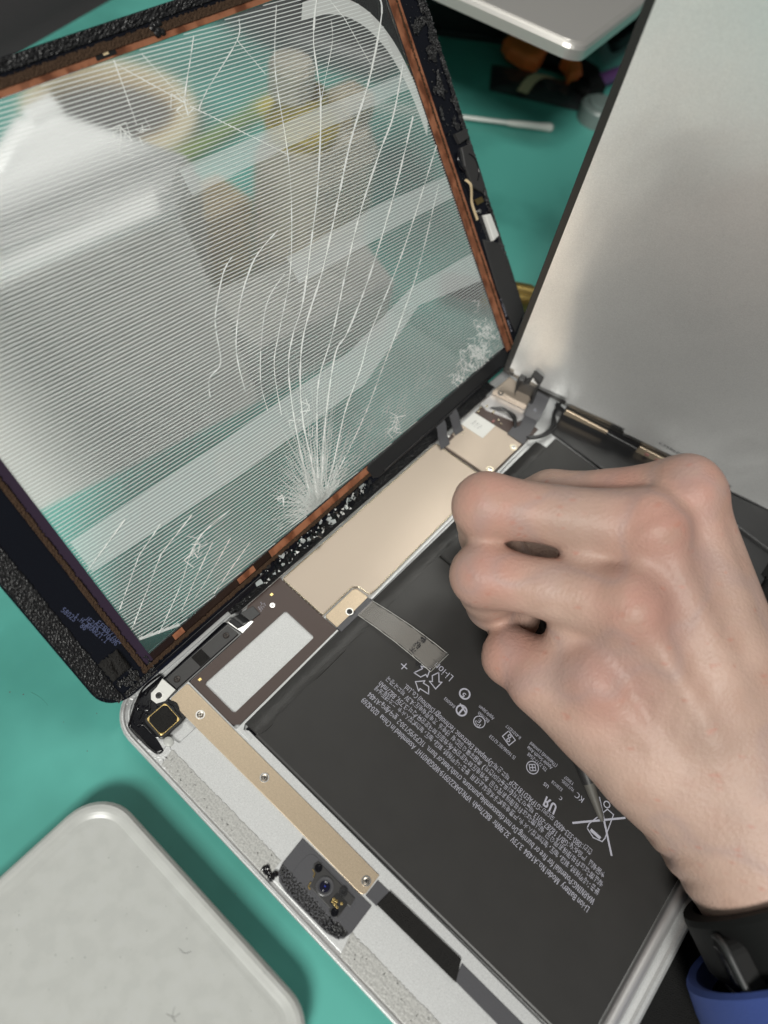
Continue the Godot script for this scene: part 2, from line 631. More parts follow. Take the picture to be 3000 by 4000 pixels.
func screw(parent: Node, x: float, z: float, y: float, r: float, m: Material, washer = null):
	var f := [Vector3(x, y, z), Vector3.RIGHT, Vector3.BACK, Vector3.UP]
	var mb := MB.new()
	lathe(mb, [[r, 0.0], [r, 0.25], [r * 0.9, 0.45], [r * 0.55, 0.52], [0.0, 0.52]], f, 20)
	var o := obj("screw", mb, m, parent)
	var c := MB.new()
	var a := rng.randf() * 1.5
	for k in 2:
		var d := Vector3(cos(a + k * PI / 2), 0, sin(a + k * PI / 2))
		var e := Vector3(-d.z, 0, d.x)
		prism(c, rect(-r * 0.5, -r * 0.13, r * 0.5, r * 0.13), 0.525 + 0.01 * k, 0.56 + 0.01 * k, 0.0, [f[0], d, e, Vector3.UP])
	obj("cross_slot", c, M.black_hole, o)
	if washer != null:
		var w := MB.new()
		lathe(w, [[r * 1.45, 0.0], [r * 1.4, 0.14], [r * 1.05, 0.14]], f, 20)
		obj("washer", w, washer, o)


func tablet():
	var t := thing("opened_tablet", "silver tablet body lying open with black battery and gold shields showing", "tablet", Vector3(120, 0, 87))
	# shell
	var mb := MB.new()
	var rings := []
	for q in [[10.0, 0.25], [4.5, 0.7], [1.8, 2.2], [0.5, 4.0], [0.05, 5.2], [0.3, 5.75], [0.75, 6.0], [1.3, 5.9], [1.8, 5.35], [2.6, 5.0], [3.0, 4.95], [3.02, 3.9]]:
		rings.append([rrect(q[0], q[0], 240 - q[0], 174.8 - q[0] * 1.5, maxf(12.5 - q[0], 2.0), 8), q[1]])
	for i in rings.size() - 1:
		wall2(mb, rings[i][0], rings[i + 1][0], rings[i][1], rings[i + 1][1])
	cap(mb, ccw(rings[-1][0]), 3.9, FLAT, true)
	cap(mb, ccw(rings[0][0]), 0.25, FLAT, false)
	obj("shell", mb, M.aluminium, t)
	# chamfer that catches the light and the corner groove
	mb = MB.new()
	var outline := rrect(0.6, 0.6, 239.4, 173.8, 12, 8)
	var pts := []
	for p in outline:
		pts.append(Vector3(p.x, 5.93, p.y))
	pts.append(pts[0])
	tube(mb, pts, 0.16, 0.16, 6)
	obj("rim_chamfer", mb, M.aluminium_edge, t)
	# the ledge under the touch glass on the top edge, with old glue on it
	mb = MB.new()
	prism(mb, PackedVector2Array([V(2.7, 14), V(6, 8), V(10, 24), V(17, 24), V(17, 11), V(24.9, 11), V(24.9, 33), V(27.4, 36.6), V(27.4, 170.5), V(6, 171), V(2.7, 168)]), 3.95, 5.15, 0.15)
	obj("top_ledge", mb, M.aluminium, t)
	var nz := FastNoiseLite.new()
	nz.seed = 4
	nz.frequency = 0.35
	nz.fractal_octaves = 4
	var ragged := func(z0: float, z1: float, x0: float) -> PackedVector2Array:
		var r := PackedVector2Array()
		var z := z0
		while z < z1:
			r.append(V(x0 + nz.get_noise_1d(z * 3.0) * 0.45 + (z - 22.0) * 0.011, z))
			z += 0.7
		z = z1
		while z > z0:
			r.append(V(2.0 + nz.get_noise_1d(z * 2.0 + 90.0) * 0.3, z))
			z -= 2.0
		return r
	mb = MB.new()
	prism(mb, ragged.call(24.0, 71.2, 7.3), 5.1, 5.36, 0.12)
	prism(mb, ragged.call(98.6, 160.0, 7.5), 5.1, 5.36, 0.12)
	obj("glue_residue", mb, M.residue, t)
	# glue that still lies round the bare corner, and dark crumbs
	mb = MB.new()
	patch(mb, FLAT, 1.6, 8.0, 8.6, 32.0, 40, 120, func(u, w): return 5.30 + nz.get_noise_2d(u * 3.0, w * 3.0) * 0.14 if u < 7.4 + nz.get_noise_1d(w * 4.0) and (u > 2.4 or w > 14.0) and not (u > 3.2 and u < 17.0 and w < 22.0) else -99.0)
	patch(mb, FLAT, 3.0, 2.0, 24.0, 5.6, 100, 20, func(u, w): return 5.45 + nz.get_noise_2d(u * 3.0, w * 3.0) * 0.14 if u + w * 2.0 > 11.0 and w < 3.8 and u < 20.0 else -99.0)
	obj("glue_patch", mb, M.aluminium, t)
	mb = MB.new()
	for k in 46:
		var z := rng.randf_range(24, 155)
		if z > 72 and z < 98:
			continue
		var x := rng.randf_range(3.0, 8.4)
		var a := rng.randf() * TAU
		var l := rng.randf_range(0.15, 0.9)
		tube(mb, [Vector3(x, 5.42, z), Vector3(x + cos(a) * l * 0.5, 5.52, z + sin(a) * l * 0.5), Vector3(x + cos(a + 0.7) * l, 5.42, z + sin(a + 0.7) * l)], rng.randf_range(0.05, 0.14), 0.03, 5)
	obj("glue_crumb", mb, M.rubber, t, "stuff")
	# corner cavity with rear camera
	mb = MB.new()
	prism(mb, PackedVector2Array([V(20.4, 3.6), V(19.6, 5.4), V(20.6, 11.2), V(16.5, 11.3), V(17, 19.5), V(8.2, 20.0), V(6.4, 18.0), V(5.6, 22.2), V(3.4, 21.2), V(2.7, 10.8), V(4.0, 8.4), V(12.0, 3.6), V(15.5, 2.9)]), 5.0, 5.24, 0.2)
	var cav := obj("corner_well", mb, M.black_gloss, t)
	mb = MB.new()
	for q in [[[20, 3.2], [15.4, 2.8], [11.6, 3.6], [4.2, 8.2], [2.8, 10.6], [3.2, 21.0], [5.3, 22.3]], [[6.5, 9.5], [9.0, 8.5], [10.5, 9.6], [12.5, 7.0]], [[4.6, 11.0], [6.0, 12.0], [6.0, 16.0]], [[12.6, 5.0], [14.5, 4.2], [17, 4.6]]]:
		var line := []
		for p in q:
			line.append(Vector3(p[0], 5.35 + rng.randf() * 0.25, p[1]))
		tube(mb, spline(line, 5), 0.42, 0.3, 8)
	for k in 26:
		var x := rng.randf_range(4.5, 13.0)
		var z := rng.randf_range(5.0, 11.5)
		if x + z < 13.0:
			continue
		lathe(mb, [[0.5, 0.0], [0.42, 0.3], [0.0, 0.45]], [Vector3(x, 5.2, z), Vector3.RIGHT * rng.randf_range(0.5, 1.5), Vector3.BACK * rng.randf_range(0.5, 1.5), Vector3.UP], 8)
	obj("black_sealant", mb, M.black_gloss, cav)
	mb = MB.new()
	prism(mb, PackedVector2Array([V(19.7, 4.6), V(20.2, 10.4), V(15.6, 10.9), V(13.2, 9.6), V(12.9, 7.4), V(14.2, 5.8), V(16.6, 5.6)]), 5.26, 5.62, 0.15)
	obj("bracket_plate", mb, M.paper, t)
	screw(t, 15.3, 8.2, 5.62, 1.0, M.watch_metal, M.silver)
	var cf := [Vector3(11.3, 5.25, 15.3), Vector3(0.995, 0, 0.03).normalized(), Vector3(-0.03, 0, 0.995).normalized(), Vector3.UP]
	mb = MB.new()
	prism(mb, rrect(-4.4, -4.3, 4.4, 4.6, 1.2), 0, 1.0, 0.3, cf)
	var rc := obj("rear_camera", mb, M.black_plastic, t)
	mb = MB.new()
	prism(mb, rrect(-3.7, -3.75, 3.7, 3.75, 0.8), 1.0, 1.35, 0.1, cf)
	obj("gold_rim", mb, M.gold, rc)
	mb = MB.new()
	patch(mb, cf, -3.5, -3.5, 3.5, 3.5, 28, 28, func(u, w): return 1.78 + nz.get_noise_2d(u * 6, w * 6) * 0.12 - maxf(0.0, maxf(absf(u), absf(w)) - 3.25) * 1.7 if absf(u) + absf(w) < 6.1 else -99.0)
	obj("foam_pad", mb, M.foam, rc)
	mb = MB.new()
	var rib := []
	for k in 20:
		rib.append(Vector3(16.0 + sin(k * 0.25) * 0.9, 5.7 + 0.14 * (k % 2), 11.8 + k * 0.36))
	ribbon(mb, rib, Vector3(0.7, 0, 0.1), 0.05)
	obj("ribbed_flex", mb, M.black_plastic, rc)
	mb = MB.new()
	lathe(mb, [[1.5, 0.0], [1.3, 0.35], [0.7, 0.55], [0.0, 0.6]], [Vector3(8.1, 5.15, 21.4), Vector3.RIGHT, Vector3.BACK * 1.2, Vector3.UP], 16)
	obj("glue_drop", mb, M.tray_plastic, t)
	# brass coloured conductive tape along the top edge
	mb = MB.new()
	var strip := PackedVector2Array([V(17.6, 11.5), V(23.8, 11.4), V(24.2, 12.2), V(24.5, 72), V(24.4, 94.9), V(18.4, 95.1), V(17.5, 94.6), V(17.1, 93.6), V(17.2, 64), V(16.6, 13), V(16.9, 12)])
	prism(mb, strip, 5.16, 5.6, 0.12)
	var st := obj("brass_strip", mb, M.brass_tape, t)
	for q in [[20.2, 22.1], [20.7, 50.6], [20.7, 93.0]]:
		screw(st, q[0], q[1], 5.6, 1.05, M.screw_light, M.silver)
	# slot with the black bar
	mb = MB.new()
	prism(mb, PackedVector2Array([V(20.4, 4.4), V(46.4, 3.3), V(47.6, 3.8), V(48.6, 10.9), V(20.8, 11.0)]), 3.92, 4.45, 0.1)
	obj("button_slot", mb, M.black_gloss, t)
	mb = MB.new()
	prism(mb, PackedVector2Array([V(20.4, 5.5), V(47.0, 5.4), V(47.3, 10.2), V(20.7, 10.3)]), 4.45, 5.15, 0.15)
	var bar := obj("button_bar", mb, M.bar_plastic, t)
	screw(bar, 22.8, 8.0, 5.15, 1.05, M.screw_dark)
	screw(bar, 43.9, 7.8, 5.15, 1.05, M.screw_dark)
	mb = MB.new()
	prism(mb, rect(30.8, 5.5, 35.0, 10.1), 5.15, 5.3, 0.05)
	obj("fabric_pad", mb, M.foam, bar)
	mb = MB.new()
	prism(mb, PackedVector2Array([V(47.2, 3.8), V(49.4, 3.7), V(50.6, 10.9), V(48.4, 11.2)]), 4.0, 5.0, 0.2)
	prism(mb, PackedVector2Array([V(48.4, 9.2), V(53.6, 8.9), V(54.2, 10.6), V(48.9, 11.2)]), 4.1, 4.9, 0.2)
	obj("metal_clip", mb, M.silver, t)
	mb = MB.new()
	ribbon(mb, spline([Vector3(48.2, 5.1, 6.6), Vector3(50.0, 6.0, 6.8), Vector3(51.8, 5.6, 7.2), Vector3(53.2, 4.95, 7.4)], 5), Vector3(0.2, 0, 2.0), 0.06)
	prism(mb, PackedVector2Array([V(52.3, 5.0), V(57.8, 6.0), V(57.6, 10.0), V(52.8, 9.6)]), 4.7, 5.05, 0.12)
	obj("button_flex", mb, M.black_plastic, t)
	# logic board round the cut-out
	mb = MB.new()
	prism(mb, PackedVector2Array([V(46.5, 11.1), V(54.0, 9.6), V(54.0, 6.0), V(57, 4.6), V(72.3, 4.6), V(72.3, 33.0), V(46.5, 33.0), V(46.5, 29.15), V(64.2, 29.15), V(64.9, 28.5), V(64.9, 15.7), V(64.2, 15.05), V(46.5, 15.05)]), 3.95, 4.6)
	prism(mb, PackedVector2Array([V(46.5, 11.1), V(46.5, 15.05), V(28.6, 15.05), V(28.0, 15.7), V(28.0, 28.5), V(28.6, 29.15), V(46.5, 29.15), V(46.5, 33.0), V(27.0, 33.0), V(24.5, 31.0), V(24.5, 11.3)]), 3.95, 4.6)
	var mb2 := MB.new()
	prism(mb2, PackedVector2Array([V(163.6, 6.5), V(203, 5.6), V(203, 31), V(163.6, 31.6)]), 3.95, 4.6)
	obj("side_board", mb2, M.board, t)
	var board := obj("logic_board", mb, M.board, t)
	mb = MB.new()
	for q in [[65.1, 6.9], [27.4, 12.6]]:
		mb = MB.new()
		prism(mb, rect(q[0], q[1], q[0] + 1.0, q[1] + 0.85), 4.6, 4.66)
		obj("gold_pad", mb, M.gold, board)
	mb = MB.new()
	lathe(mb, [[0.95, 0.0], [0.95, 0.06], [0.55, 0.06], [0.55, 0.02]], [Vector3(62.9, 4.6, 10.5), Vector3.RIGHT, Vector3.BACK, Vector3.UP], 18)
	obj("plated_hole", mb, M.silver, board)
	mb = MB.new()
	cap(mb, disc(62.9, 10.5, 0.6), 4.62, FLAT, true)
	obj("hole_floor", mb, M.paper, board)
	for k in 4:
		write("board_print", ["EoM04", "K1E2", "2F 9A1", "H1E"][k], [Vector3(59.0 + k * 0.85, 4.61, 9.6 - k * 0.2), Vector3(0.25, 0, -0.97), Vector3(-0.97, 0, -0.25), Vector3.UP], 0.7, 0.0, M.print_light, board, "Droid Sans Mono")
	# shields
	var notch := PackedVector2Array([V(72.5, 6.2), V(73.0, 5.8), V(161.6, 5.2), V(162.1, 5.8), V(163.3, 27.0), V(163.2, 31.2), V(94.0, 32.2), V(91.0, 32.0), V(90.4, 31.4), V(89.9, 27.2), V(88.2, 25.5), V(73.0, 25.6), V(72.6, 25.2)])
	mb = MB.new()
	prism(mb, notch, 3.95, 5.2, 0.35)
	var sh := obj("long_shield", mb, M.shield, t)
	mb = MB.new()
	var edge := []
	for p in notch:
		edge.append(Vector3(p.x, 5.12, p.y))
	edge.append(edge[0])
	tube(mb, edge, 0.16, 0.16, 6)
	obj("rolled_edge", mb, M.shield_edge, sh)
	mb = MB.new()
	for k in 38:
		lathe(mb, [[0.2, 0.0], [0.16, 0.12], [0.0, 0.16]], [Vector3(74.0 + k * 2.34, 5.0, 5.95 - k * 0.019), Vector3.RIGHT, Vector3.BACK, Vector3.UP], 8)
	for k in 10:
		lathe(mb, [[0.24, 0.0], [0.2, 0.14], [0.0, 0.2]], [Vector3(72.35, 4.7, 7.5 + k * 1.85), Vector3.RIGHT, Vector3.BACK, Vector3.UP], 8)
	obj("solder_dimple", mb, M.silver, sh, "stuff")
	mb = MB.new()
	prism(mb, PackedVector2Array([V(164.1, 9.0), V(164.6, 8.5), V(171.2, 8.1), V(171.6, 6.6), V(178.2, 6.4), V(189.4, 16.6), V(191.4, 30.2), V(190.8, 30.8), V(165.9, 31.1), V(165.4, 30.6)]), 4.6, 5.35, 0.3)
	var sh2 := obj("square_shield", mb, M.shield, t)
	screw(sh2, 185.6, 29.3, 5.35, 1.1, M.silver, M.shield_edge)
	screw(sh2, 168.6, 29.2, 5.35, 1.1, M.silver, M.shield_edge)
	screw(sh2, 169.6, 5.9, 4.6, 0.9, M.silver)
	mb = MB.new()
	prism(mb, PackedVector2Array([V(178.4, 6.2), V(187.8, 6.0), V(189.0, 16.9), V(179.3, 17.2)]), 5.38, 5.62, 0.08)
	var stick := obj("white_sticker", mb, M.paper, sh2)
	for k in 3:
		write("sticker_print", ["U 26 A", "L 27C", "04 9K"][k], [Vector3(181.5, 5.63, 13.2 - k * 1.6), Vector3(0.995, 0, 0.09), Vector3(0.09, 0, -0.995), Vector3.UP], 1.2, 3.0, M.print_grey, stick)
	# connector plate, its foam and the clear pull tape
	mb = MB.new()
	prism(mb, PackedVector2Array([V(73.4, 26.4), V(87.6, 26.3), V(88.8, 27.4), V(89.2, 32.4), V(73.0, 32.5), V(72.8, 31.8), V(72.8, 27.0)]), 4.6, 5.15, 0.15)
	var plate := obj("connector_plate", mb, M.brass_tape, t)
	screw(plate, 80.2, 31.4, 5.15, 1.0, M.watch_metal, M.silver)
	mb = MB.new()
	prism(mb, PackedVector2Array([V(72.4, 32.4), V(78.7, 32.4), V(79.2, 33.0), V(81.2, 33.0), V(81.7, 32.4), V(88.9, 32.3), V(89.1, 34.8), V(72.5, 34.7)]), 4.6, 5.75, 0.2)
	obj("foam_strip", mb, M.grey_film, t)
	# thin bright wall between board and battery
	mb = MB.new()
	prism(mb, PackedVector2Array([V(25.0, 33.4), V(27.2, 33.4), V(72.2, 32.9), V(72.2, 33.6), V(28.0, 34.2), V(26.4, 35.2), V(26.4, 39.0), V(25.2, 39.0)]), 3.95, 5.3, 0.1)
	prism(mb, PackedVector2Array([V(89.4, 33.0), V(192.0, 31.7), V(192.0, 32.5), V(89.4, 33.9)]), 3.95, 5.3, 0.1)
	obj("inner_rail", mb, M.aluminium, t)
	# battery
	mb = MB.new()
	prism(mb, PackedVector2Array([V(27.6, 39.2), V(121.0, 39.6), V(121.0, 165.4), V(29.5, 165.4), V(28.4, 164.4)]), 3.95, 6.0, 0.7)
	var bat := obj("battery", mb, M.battery, t)
	mb = MB.new()
	prism(mb, PackedVector2Array([V(121.5, 39.6), V(203.5, 39.3), V(204, 40), V(204, 164.4), V(203, 165.4), V(121.5, 165.4)]), 3.95, 6.0, 0.7)
	obj("battery_cell", mb, M.battery, bat)
	mb = MB.new()
	patch(mb, FLAT, 27.4, 33.9, 81.0, 41.0, 110, 26, func(u, w): return (5.0 + 1.15 * sin(clampf((w - 33.9) / 6.6, 0.0, 1.0) * PI * 0.62 + 0.15) + nz.get_noise_2d(u * 0.12, w * 0.2) * 0.25) if w < 40.9 - u * 0.004 and u > 27.4 + maxf(0.0, w - 39.5) * 2.0 else -99.0)
	obj("battery_edge_tape", mb, M.battery_tape, bat)
	mb = MB.new()
	patch(mb, FLAT, 80.6, 34.2, 196.0, 40.2, 90, 20, func(u, w): return 4.9 + 1.15 * sin(clampf((w - 34.2) / 5.6, 0.0, 1.0) * PI * 0.6 + 0.1) + nz.get_noise_2d(u * 0.3, w * 0.5) * 0.12)
	obj("battery_cover_film", mb, M.battery, bat)
	mb = MB.new()
	prism(mb, PackedVector2Array([V(25.2, 36.6), V(27.6, 35.4), V(28.4, 38.4), V(27.6, 40.4), V(26.0, 39.6)]), 3.95, 5.1, 0.4)
	obj("torn_tape_end", mb, M.black_gloss, bat)
	battery_print(bat)
	pull_tape(t, nz)
	# front camera on the top ledge
	mb = MB.new()
	prism(mb, PackedVector2Array([V(16.4, 71.2), V(17.0, 98.5), V(8.3, 98.7), V(5.6, 98.0), V(4.2, 96.4), V(3.4, 93.5), V(3.0, 78.0), V(3.6, 74.4), V(5.2, 72.4), V(7.8, 71.6)]), 5.16, 5.66, 0.12)
	var fc := obj("front_camera_tape", mb, M.grey_film, t)
	mb = MB.new()
	patch(mb, FLAT, 2.9, 72.0, 7.6, 98.0, 40, 170, func(u, w): return 5.70 + maxf(nz.get_noise_2d(u * 4.0, w * 4.0), -0.2) * 0.5 * smoothstep(98.0, 88.0, w) + maxf(0.0, 3.2 - u) * 0.0 if (u - 3.4) > pow(absf(w - 85.0) / 13.4, 6.0) * 3.5 else -99.0)
	obj("black_glue_band", mb, M.black_glue, fc)
	mb = MB.new()
	for k in 26:
		var zz := rng.randf_range(91.0, 97.0)
		var xx := rng.randf_range(3.6, 6.6)
		prism(mb, [V(xx, zz), V(xx + rng.randf_range(0.2, 0.7), zz + rng.randf_range(-0.3, 0.3)), V(xx + rng.randf_range(0, 0.5), zz + rng.randf_range(0.3, 0.8))], 5.7, rng.randf_range(5.85, 6.15), 0.0)
	obj("glue_flake", mb, M.shard_black, fc, "stuff")
	mb = MB.new()
	for k in 14:
		lathe(mb, [[0.9, 0.0], [0.75, 0.6], [0.0, 1.0]], [Vector3(rng.randf_range(2.0, 4.4), 5.3, rng.randf_range(68.0, 72.5)), Vector3.RIGHT * rng.randf_range(0.4, 1.2), Vector3.BACK * rng.randf_range(0.4, 1.2), Vector3.UP], 9)
	obj("glue_blob", mb, M.black_gloss, fc)
	mb = MB.new()
	prism(mb, rrect(6.9, 75.4, 15.5, 94.5, 2.2), 5.66, 5.8, 0.06)
	var seat := obj("camera_window", mb, M.grey_film, fc)
	mb = MB.new()
	prism(mb, PackedVector2Array([V(15.0, 79.0), V(15.1, 93.6), V(12.6, 94.0), V(12.4, 93.0), V(9.4, 93.2), V(8.0, 93.0), V(7.4, 91.6), V(7.6, 90.4), V(8.4, 89.8), V(8.6, 82.0), V(11.0, 81.2), V(12.2, 80.6), V(12.5, 79.4), V(13.6, 78.6)]), 5.8, 6.15, 0.15)
	var cb := obj("camera_module", mb, M.bar_plastic, fc)
	for q in [[13.7, 80.3, 1.15], [8.6, 91.6, 1.15]]:
		mb = MB.new()
		lathe(mb, [[q[2], 0], [q[2], 0.2], [q[2] * 0.6, 0.2], [q[2] * 0.55, 0.02], [0, 0.02]], [Vector3(q[0], 6.15, q[1]), Vector3.RIGHT, Vector3.BACK, Vector3.UP], 18)
		obj("locating_ring", mb, M.black_gloss, cb)
	mb = MB.new()
	var lf := [Vector3(11.5, 6.15, 85.0), Vector3.RIGHT, Vector3.BACK, Vector3.UP]
	lathe(mb, [[2.6, 0.0], [2.6, 0.3], [2.35, 0.42], [2.0, 0.36], [1.75, 0.1], [1.6, 0.1]], lf, 32)
	obj("lens_ring", mb, mat("ring_plastic", lin(0.075, 0.075, 0.08), 0.3), cb)
	mb = MB.new()
	lathe(mb, [[1.6, 0.1], [1.4, 0.34], [0.9, 0.5], [0.0, 0.56]], lf, 32)
	obj("lens", mb, mat("lens_glass", lin(0.008, 0.008, 0.02), 0.06, 0.0, 0.9), cb)
	mb = MB.new()
	lathe(mb, [[0.2, 0.57], [0.12, 0.59], [0.0, 0.595]], lf, 14, 1.0, 1.3)
	obj("blue_coating", mb, mat("lens_blue", lin(0.01, 0.03, 0.35), 0.1, 0.0, 0.9), cb)
	mb = MB.new()
	prism(mb, rrect(9.3, 88.6, 12.8, 93.0, 0.6), 6.16, 6.24, 0.02)
	obj("sensor_pocket", mb, M.black_hole, cb)
	for q in [[10.2, 89.4], [10.9, 89.2], [10.2, 90.3], [11.0, 90.1], [10.0, 91.2], [11.6, 91.6]]:
		mb = MB.new()
		prism(mb, rect(q[0] - 0.3, q[1] - 0.38, q[0] + 0.3, q[1] + 0.38), 6.24, 6.42, 0.05)
		obj("gold_contact", mb, M.gold, cb)
	mb = MB.new()
	lathe(mb, [[1.25, 0], [1.25, 0.3], [0.5, 0.35], [0.45, 0.05], [0.0, 0.05]], [Vector3(14.0, 6.2, 89.9), Vector3.RIGHT, Vector3.BACK, Vector3.UP], 18)
	obj("sensor_ring", mb, M.black_plastic, cb)
	mb = MB.new()
	tube(mb, [Vector3(12.4, 5.95, 79.3), Vector3(12.0, 5.95, 80.5), Vector3(11.0, 5.95, 80.9)], 0.2, 0.2, 6)
	tube(mb, [Vector3(9.6, 5.95, 81.2), Vector3(8.3, 5.95, 81.5), Vector3(8.1, 5.95, 82.4)], 0.24, 0.24, 6)
	obj("gold_spring", mb, M.gold, cb)
	# flexes beyond the strip
	mb = MB.new()
	prism(mb, PackedVector2Array([V(17.8, 95.4), V(23.2, 95.4), V(23.3, 100.1), V(17.9, 99.6)]), 5.2, 5.5, 0.1)
	obj("grey_flex", mb, M.grey_film, t)
	mb = MB.new()
	var long_foam := PackedVector2Array([V(18.3, 99.4), V(23.4, 100.0), V(24.2, 126.4), V(18.8, 128.6)])
	prism(mb, long_foam, 5.2, 6.0, 0.12)
	obj("long_foam_pad", mb, M.foam, t)
	mb = MB.new()
	prism(mb, PackedVector2Array([V(18.9, 128.2), V(23.6, 127.2), V(23.9, 165.0), V(18.9, 165.0)]), 5.2, 5.45, 0.1)
	obj("grey_flex", mb, M.grey_film, t)
	# right long edge: rounded inner rail
	mb = MB.new()
	var rl := []
	for k in 24:
		rl.append(Vector3(8 + k * 9.6, 4.4, 168.2))
	tube(mb, rl, 2.1, 2.1, 18)
	obj("side_rail", mb, M.aluminium_edge, t)
	far_end(t)


func wall2(mb: MB, p: PackedVector2Array, q: PackedVector2Array, h0: float, h1: float):
	# a smooth-shaded ring between two outlines with the same number of points
	var k := p.size()
	var d := (q[0] - p[0]).length()
	for i in k:
		var j := (i + 1) % k
		var ns := []
		for e in [i, j]:
			var tg := (p[(e + 1) % k] - p[(e + k - 1) % k]).normalized()
			var o := Vector2(tg.y, -tg.x)
			var run := (q[e] - p[e]).dot(-o)
			ns.append((Vector3(o.x, 0, o.y) * (h1 - h0) + Vector3.UP * run).normalized())
		mb.quadn(Vector3(p[i].x, h0, p[i].y), Vector3(p[j].x, h0, p[j].y), Vector3(q[j].x, h1, q[j].y), Vector3(q[i].x, h1, q[i].y), ns[0], ns[1], ns[1], ns[0])


func pull_tape(t: Node3D, nz: FastNoiseLite):
	# a clear tape strip with a ruler printed on it, one end stuck to the connector
	var lift := func(z: float) -> float: return 6.15 + 1.5 * sin(clampf((z - 35.0) / 32.0, 0.0, 1.0) * PI)
	var mb := MB.new()
	patch(mb, FLAT, 80.6, 34.4, 93.0, 67.2, 24, 60, func(u, w): return lift.call(w) if u > lerpf(80.9, 83.2, (w - 34.4) / 32.6) and u < lerpf(88.9, 92.7, (w - 34.4) / 32.6) and w < 66.6 + (u - 83.0) * 0.05 else -99.0)
	var tape := obj("clear_pull_tape", mb, M.clear_tape, t)
	mb = MB.new()
	for s in [[81.0, 83.2], [88.8, 92.6]]:
		var line := []
		for k in 14:
			var z := 34.6 + k * 2.45
			line.append(Vector3(lerpf(s[0], s[1], k / 13.0) + nz.get_noise_1d(k * 9.0) * 0.12, lift.call(z) + 0.04, z))
		tube(mb, line, 0.09, 0.09, 5)
	tube(mb, [Vector3(83.2, 6.3, 66.5), Vector3(92.6, 6.3, 67.0)], 0.07, 0.07, 5)
	obj("tape_cut_edge", mb, M.tape_edge, tape)
	mb = MB.new()
	for k in 13:
		var x := 83.5 + k * 0.74
		var l := 3.4 if k % 5 == 0 else 1.9
		var z1 := 66.4 + (x - 83.0) * 0.05
		prism(mb, [V(x - 0.09, z1 - l), V(x + 0.09, z1 - l), V(x + 0.09, z1), V(x - 0.09, z1)], lift.call(z1 - l * 0.5) + 0.06, lift.call(z1 - l * 0.5) + 0.08)
	obj("ruler_tick", mb, M.print_dark, tape)
	var k := 0
	for ch in ["警", "敏", "示"]:
		glyph(tape, "tape_character", ch, [Vector3([91.2, 88.1, 85.2][k], lift.call(57.0) + 0.1, 58.4), Vector3(0.06, 0, -1), Vector3(-1, 0, -0.06), Vector3.UP], 2.5, 0.26, M.print_dark)
		k += 1
	write("tape_mark", "V)", [Vector3(83.6, lift.call(61.0) + 0.08, 63.0), Vector3(0, 0, -1), Vector3(-1, 0, 0), Vector3.UP], 2.6, 0.0, M.print_dark, tape)


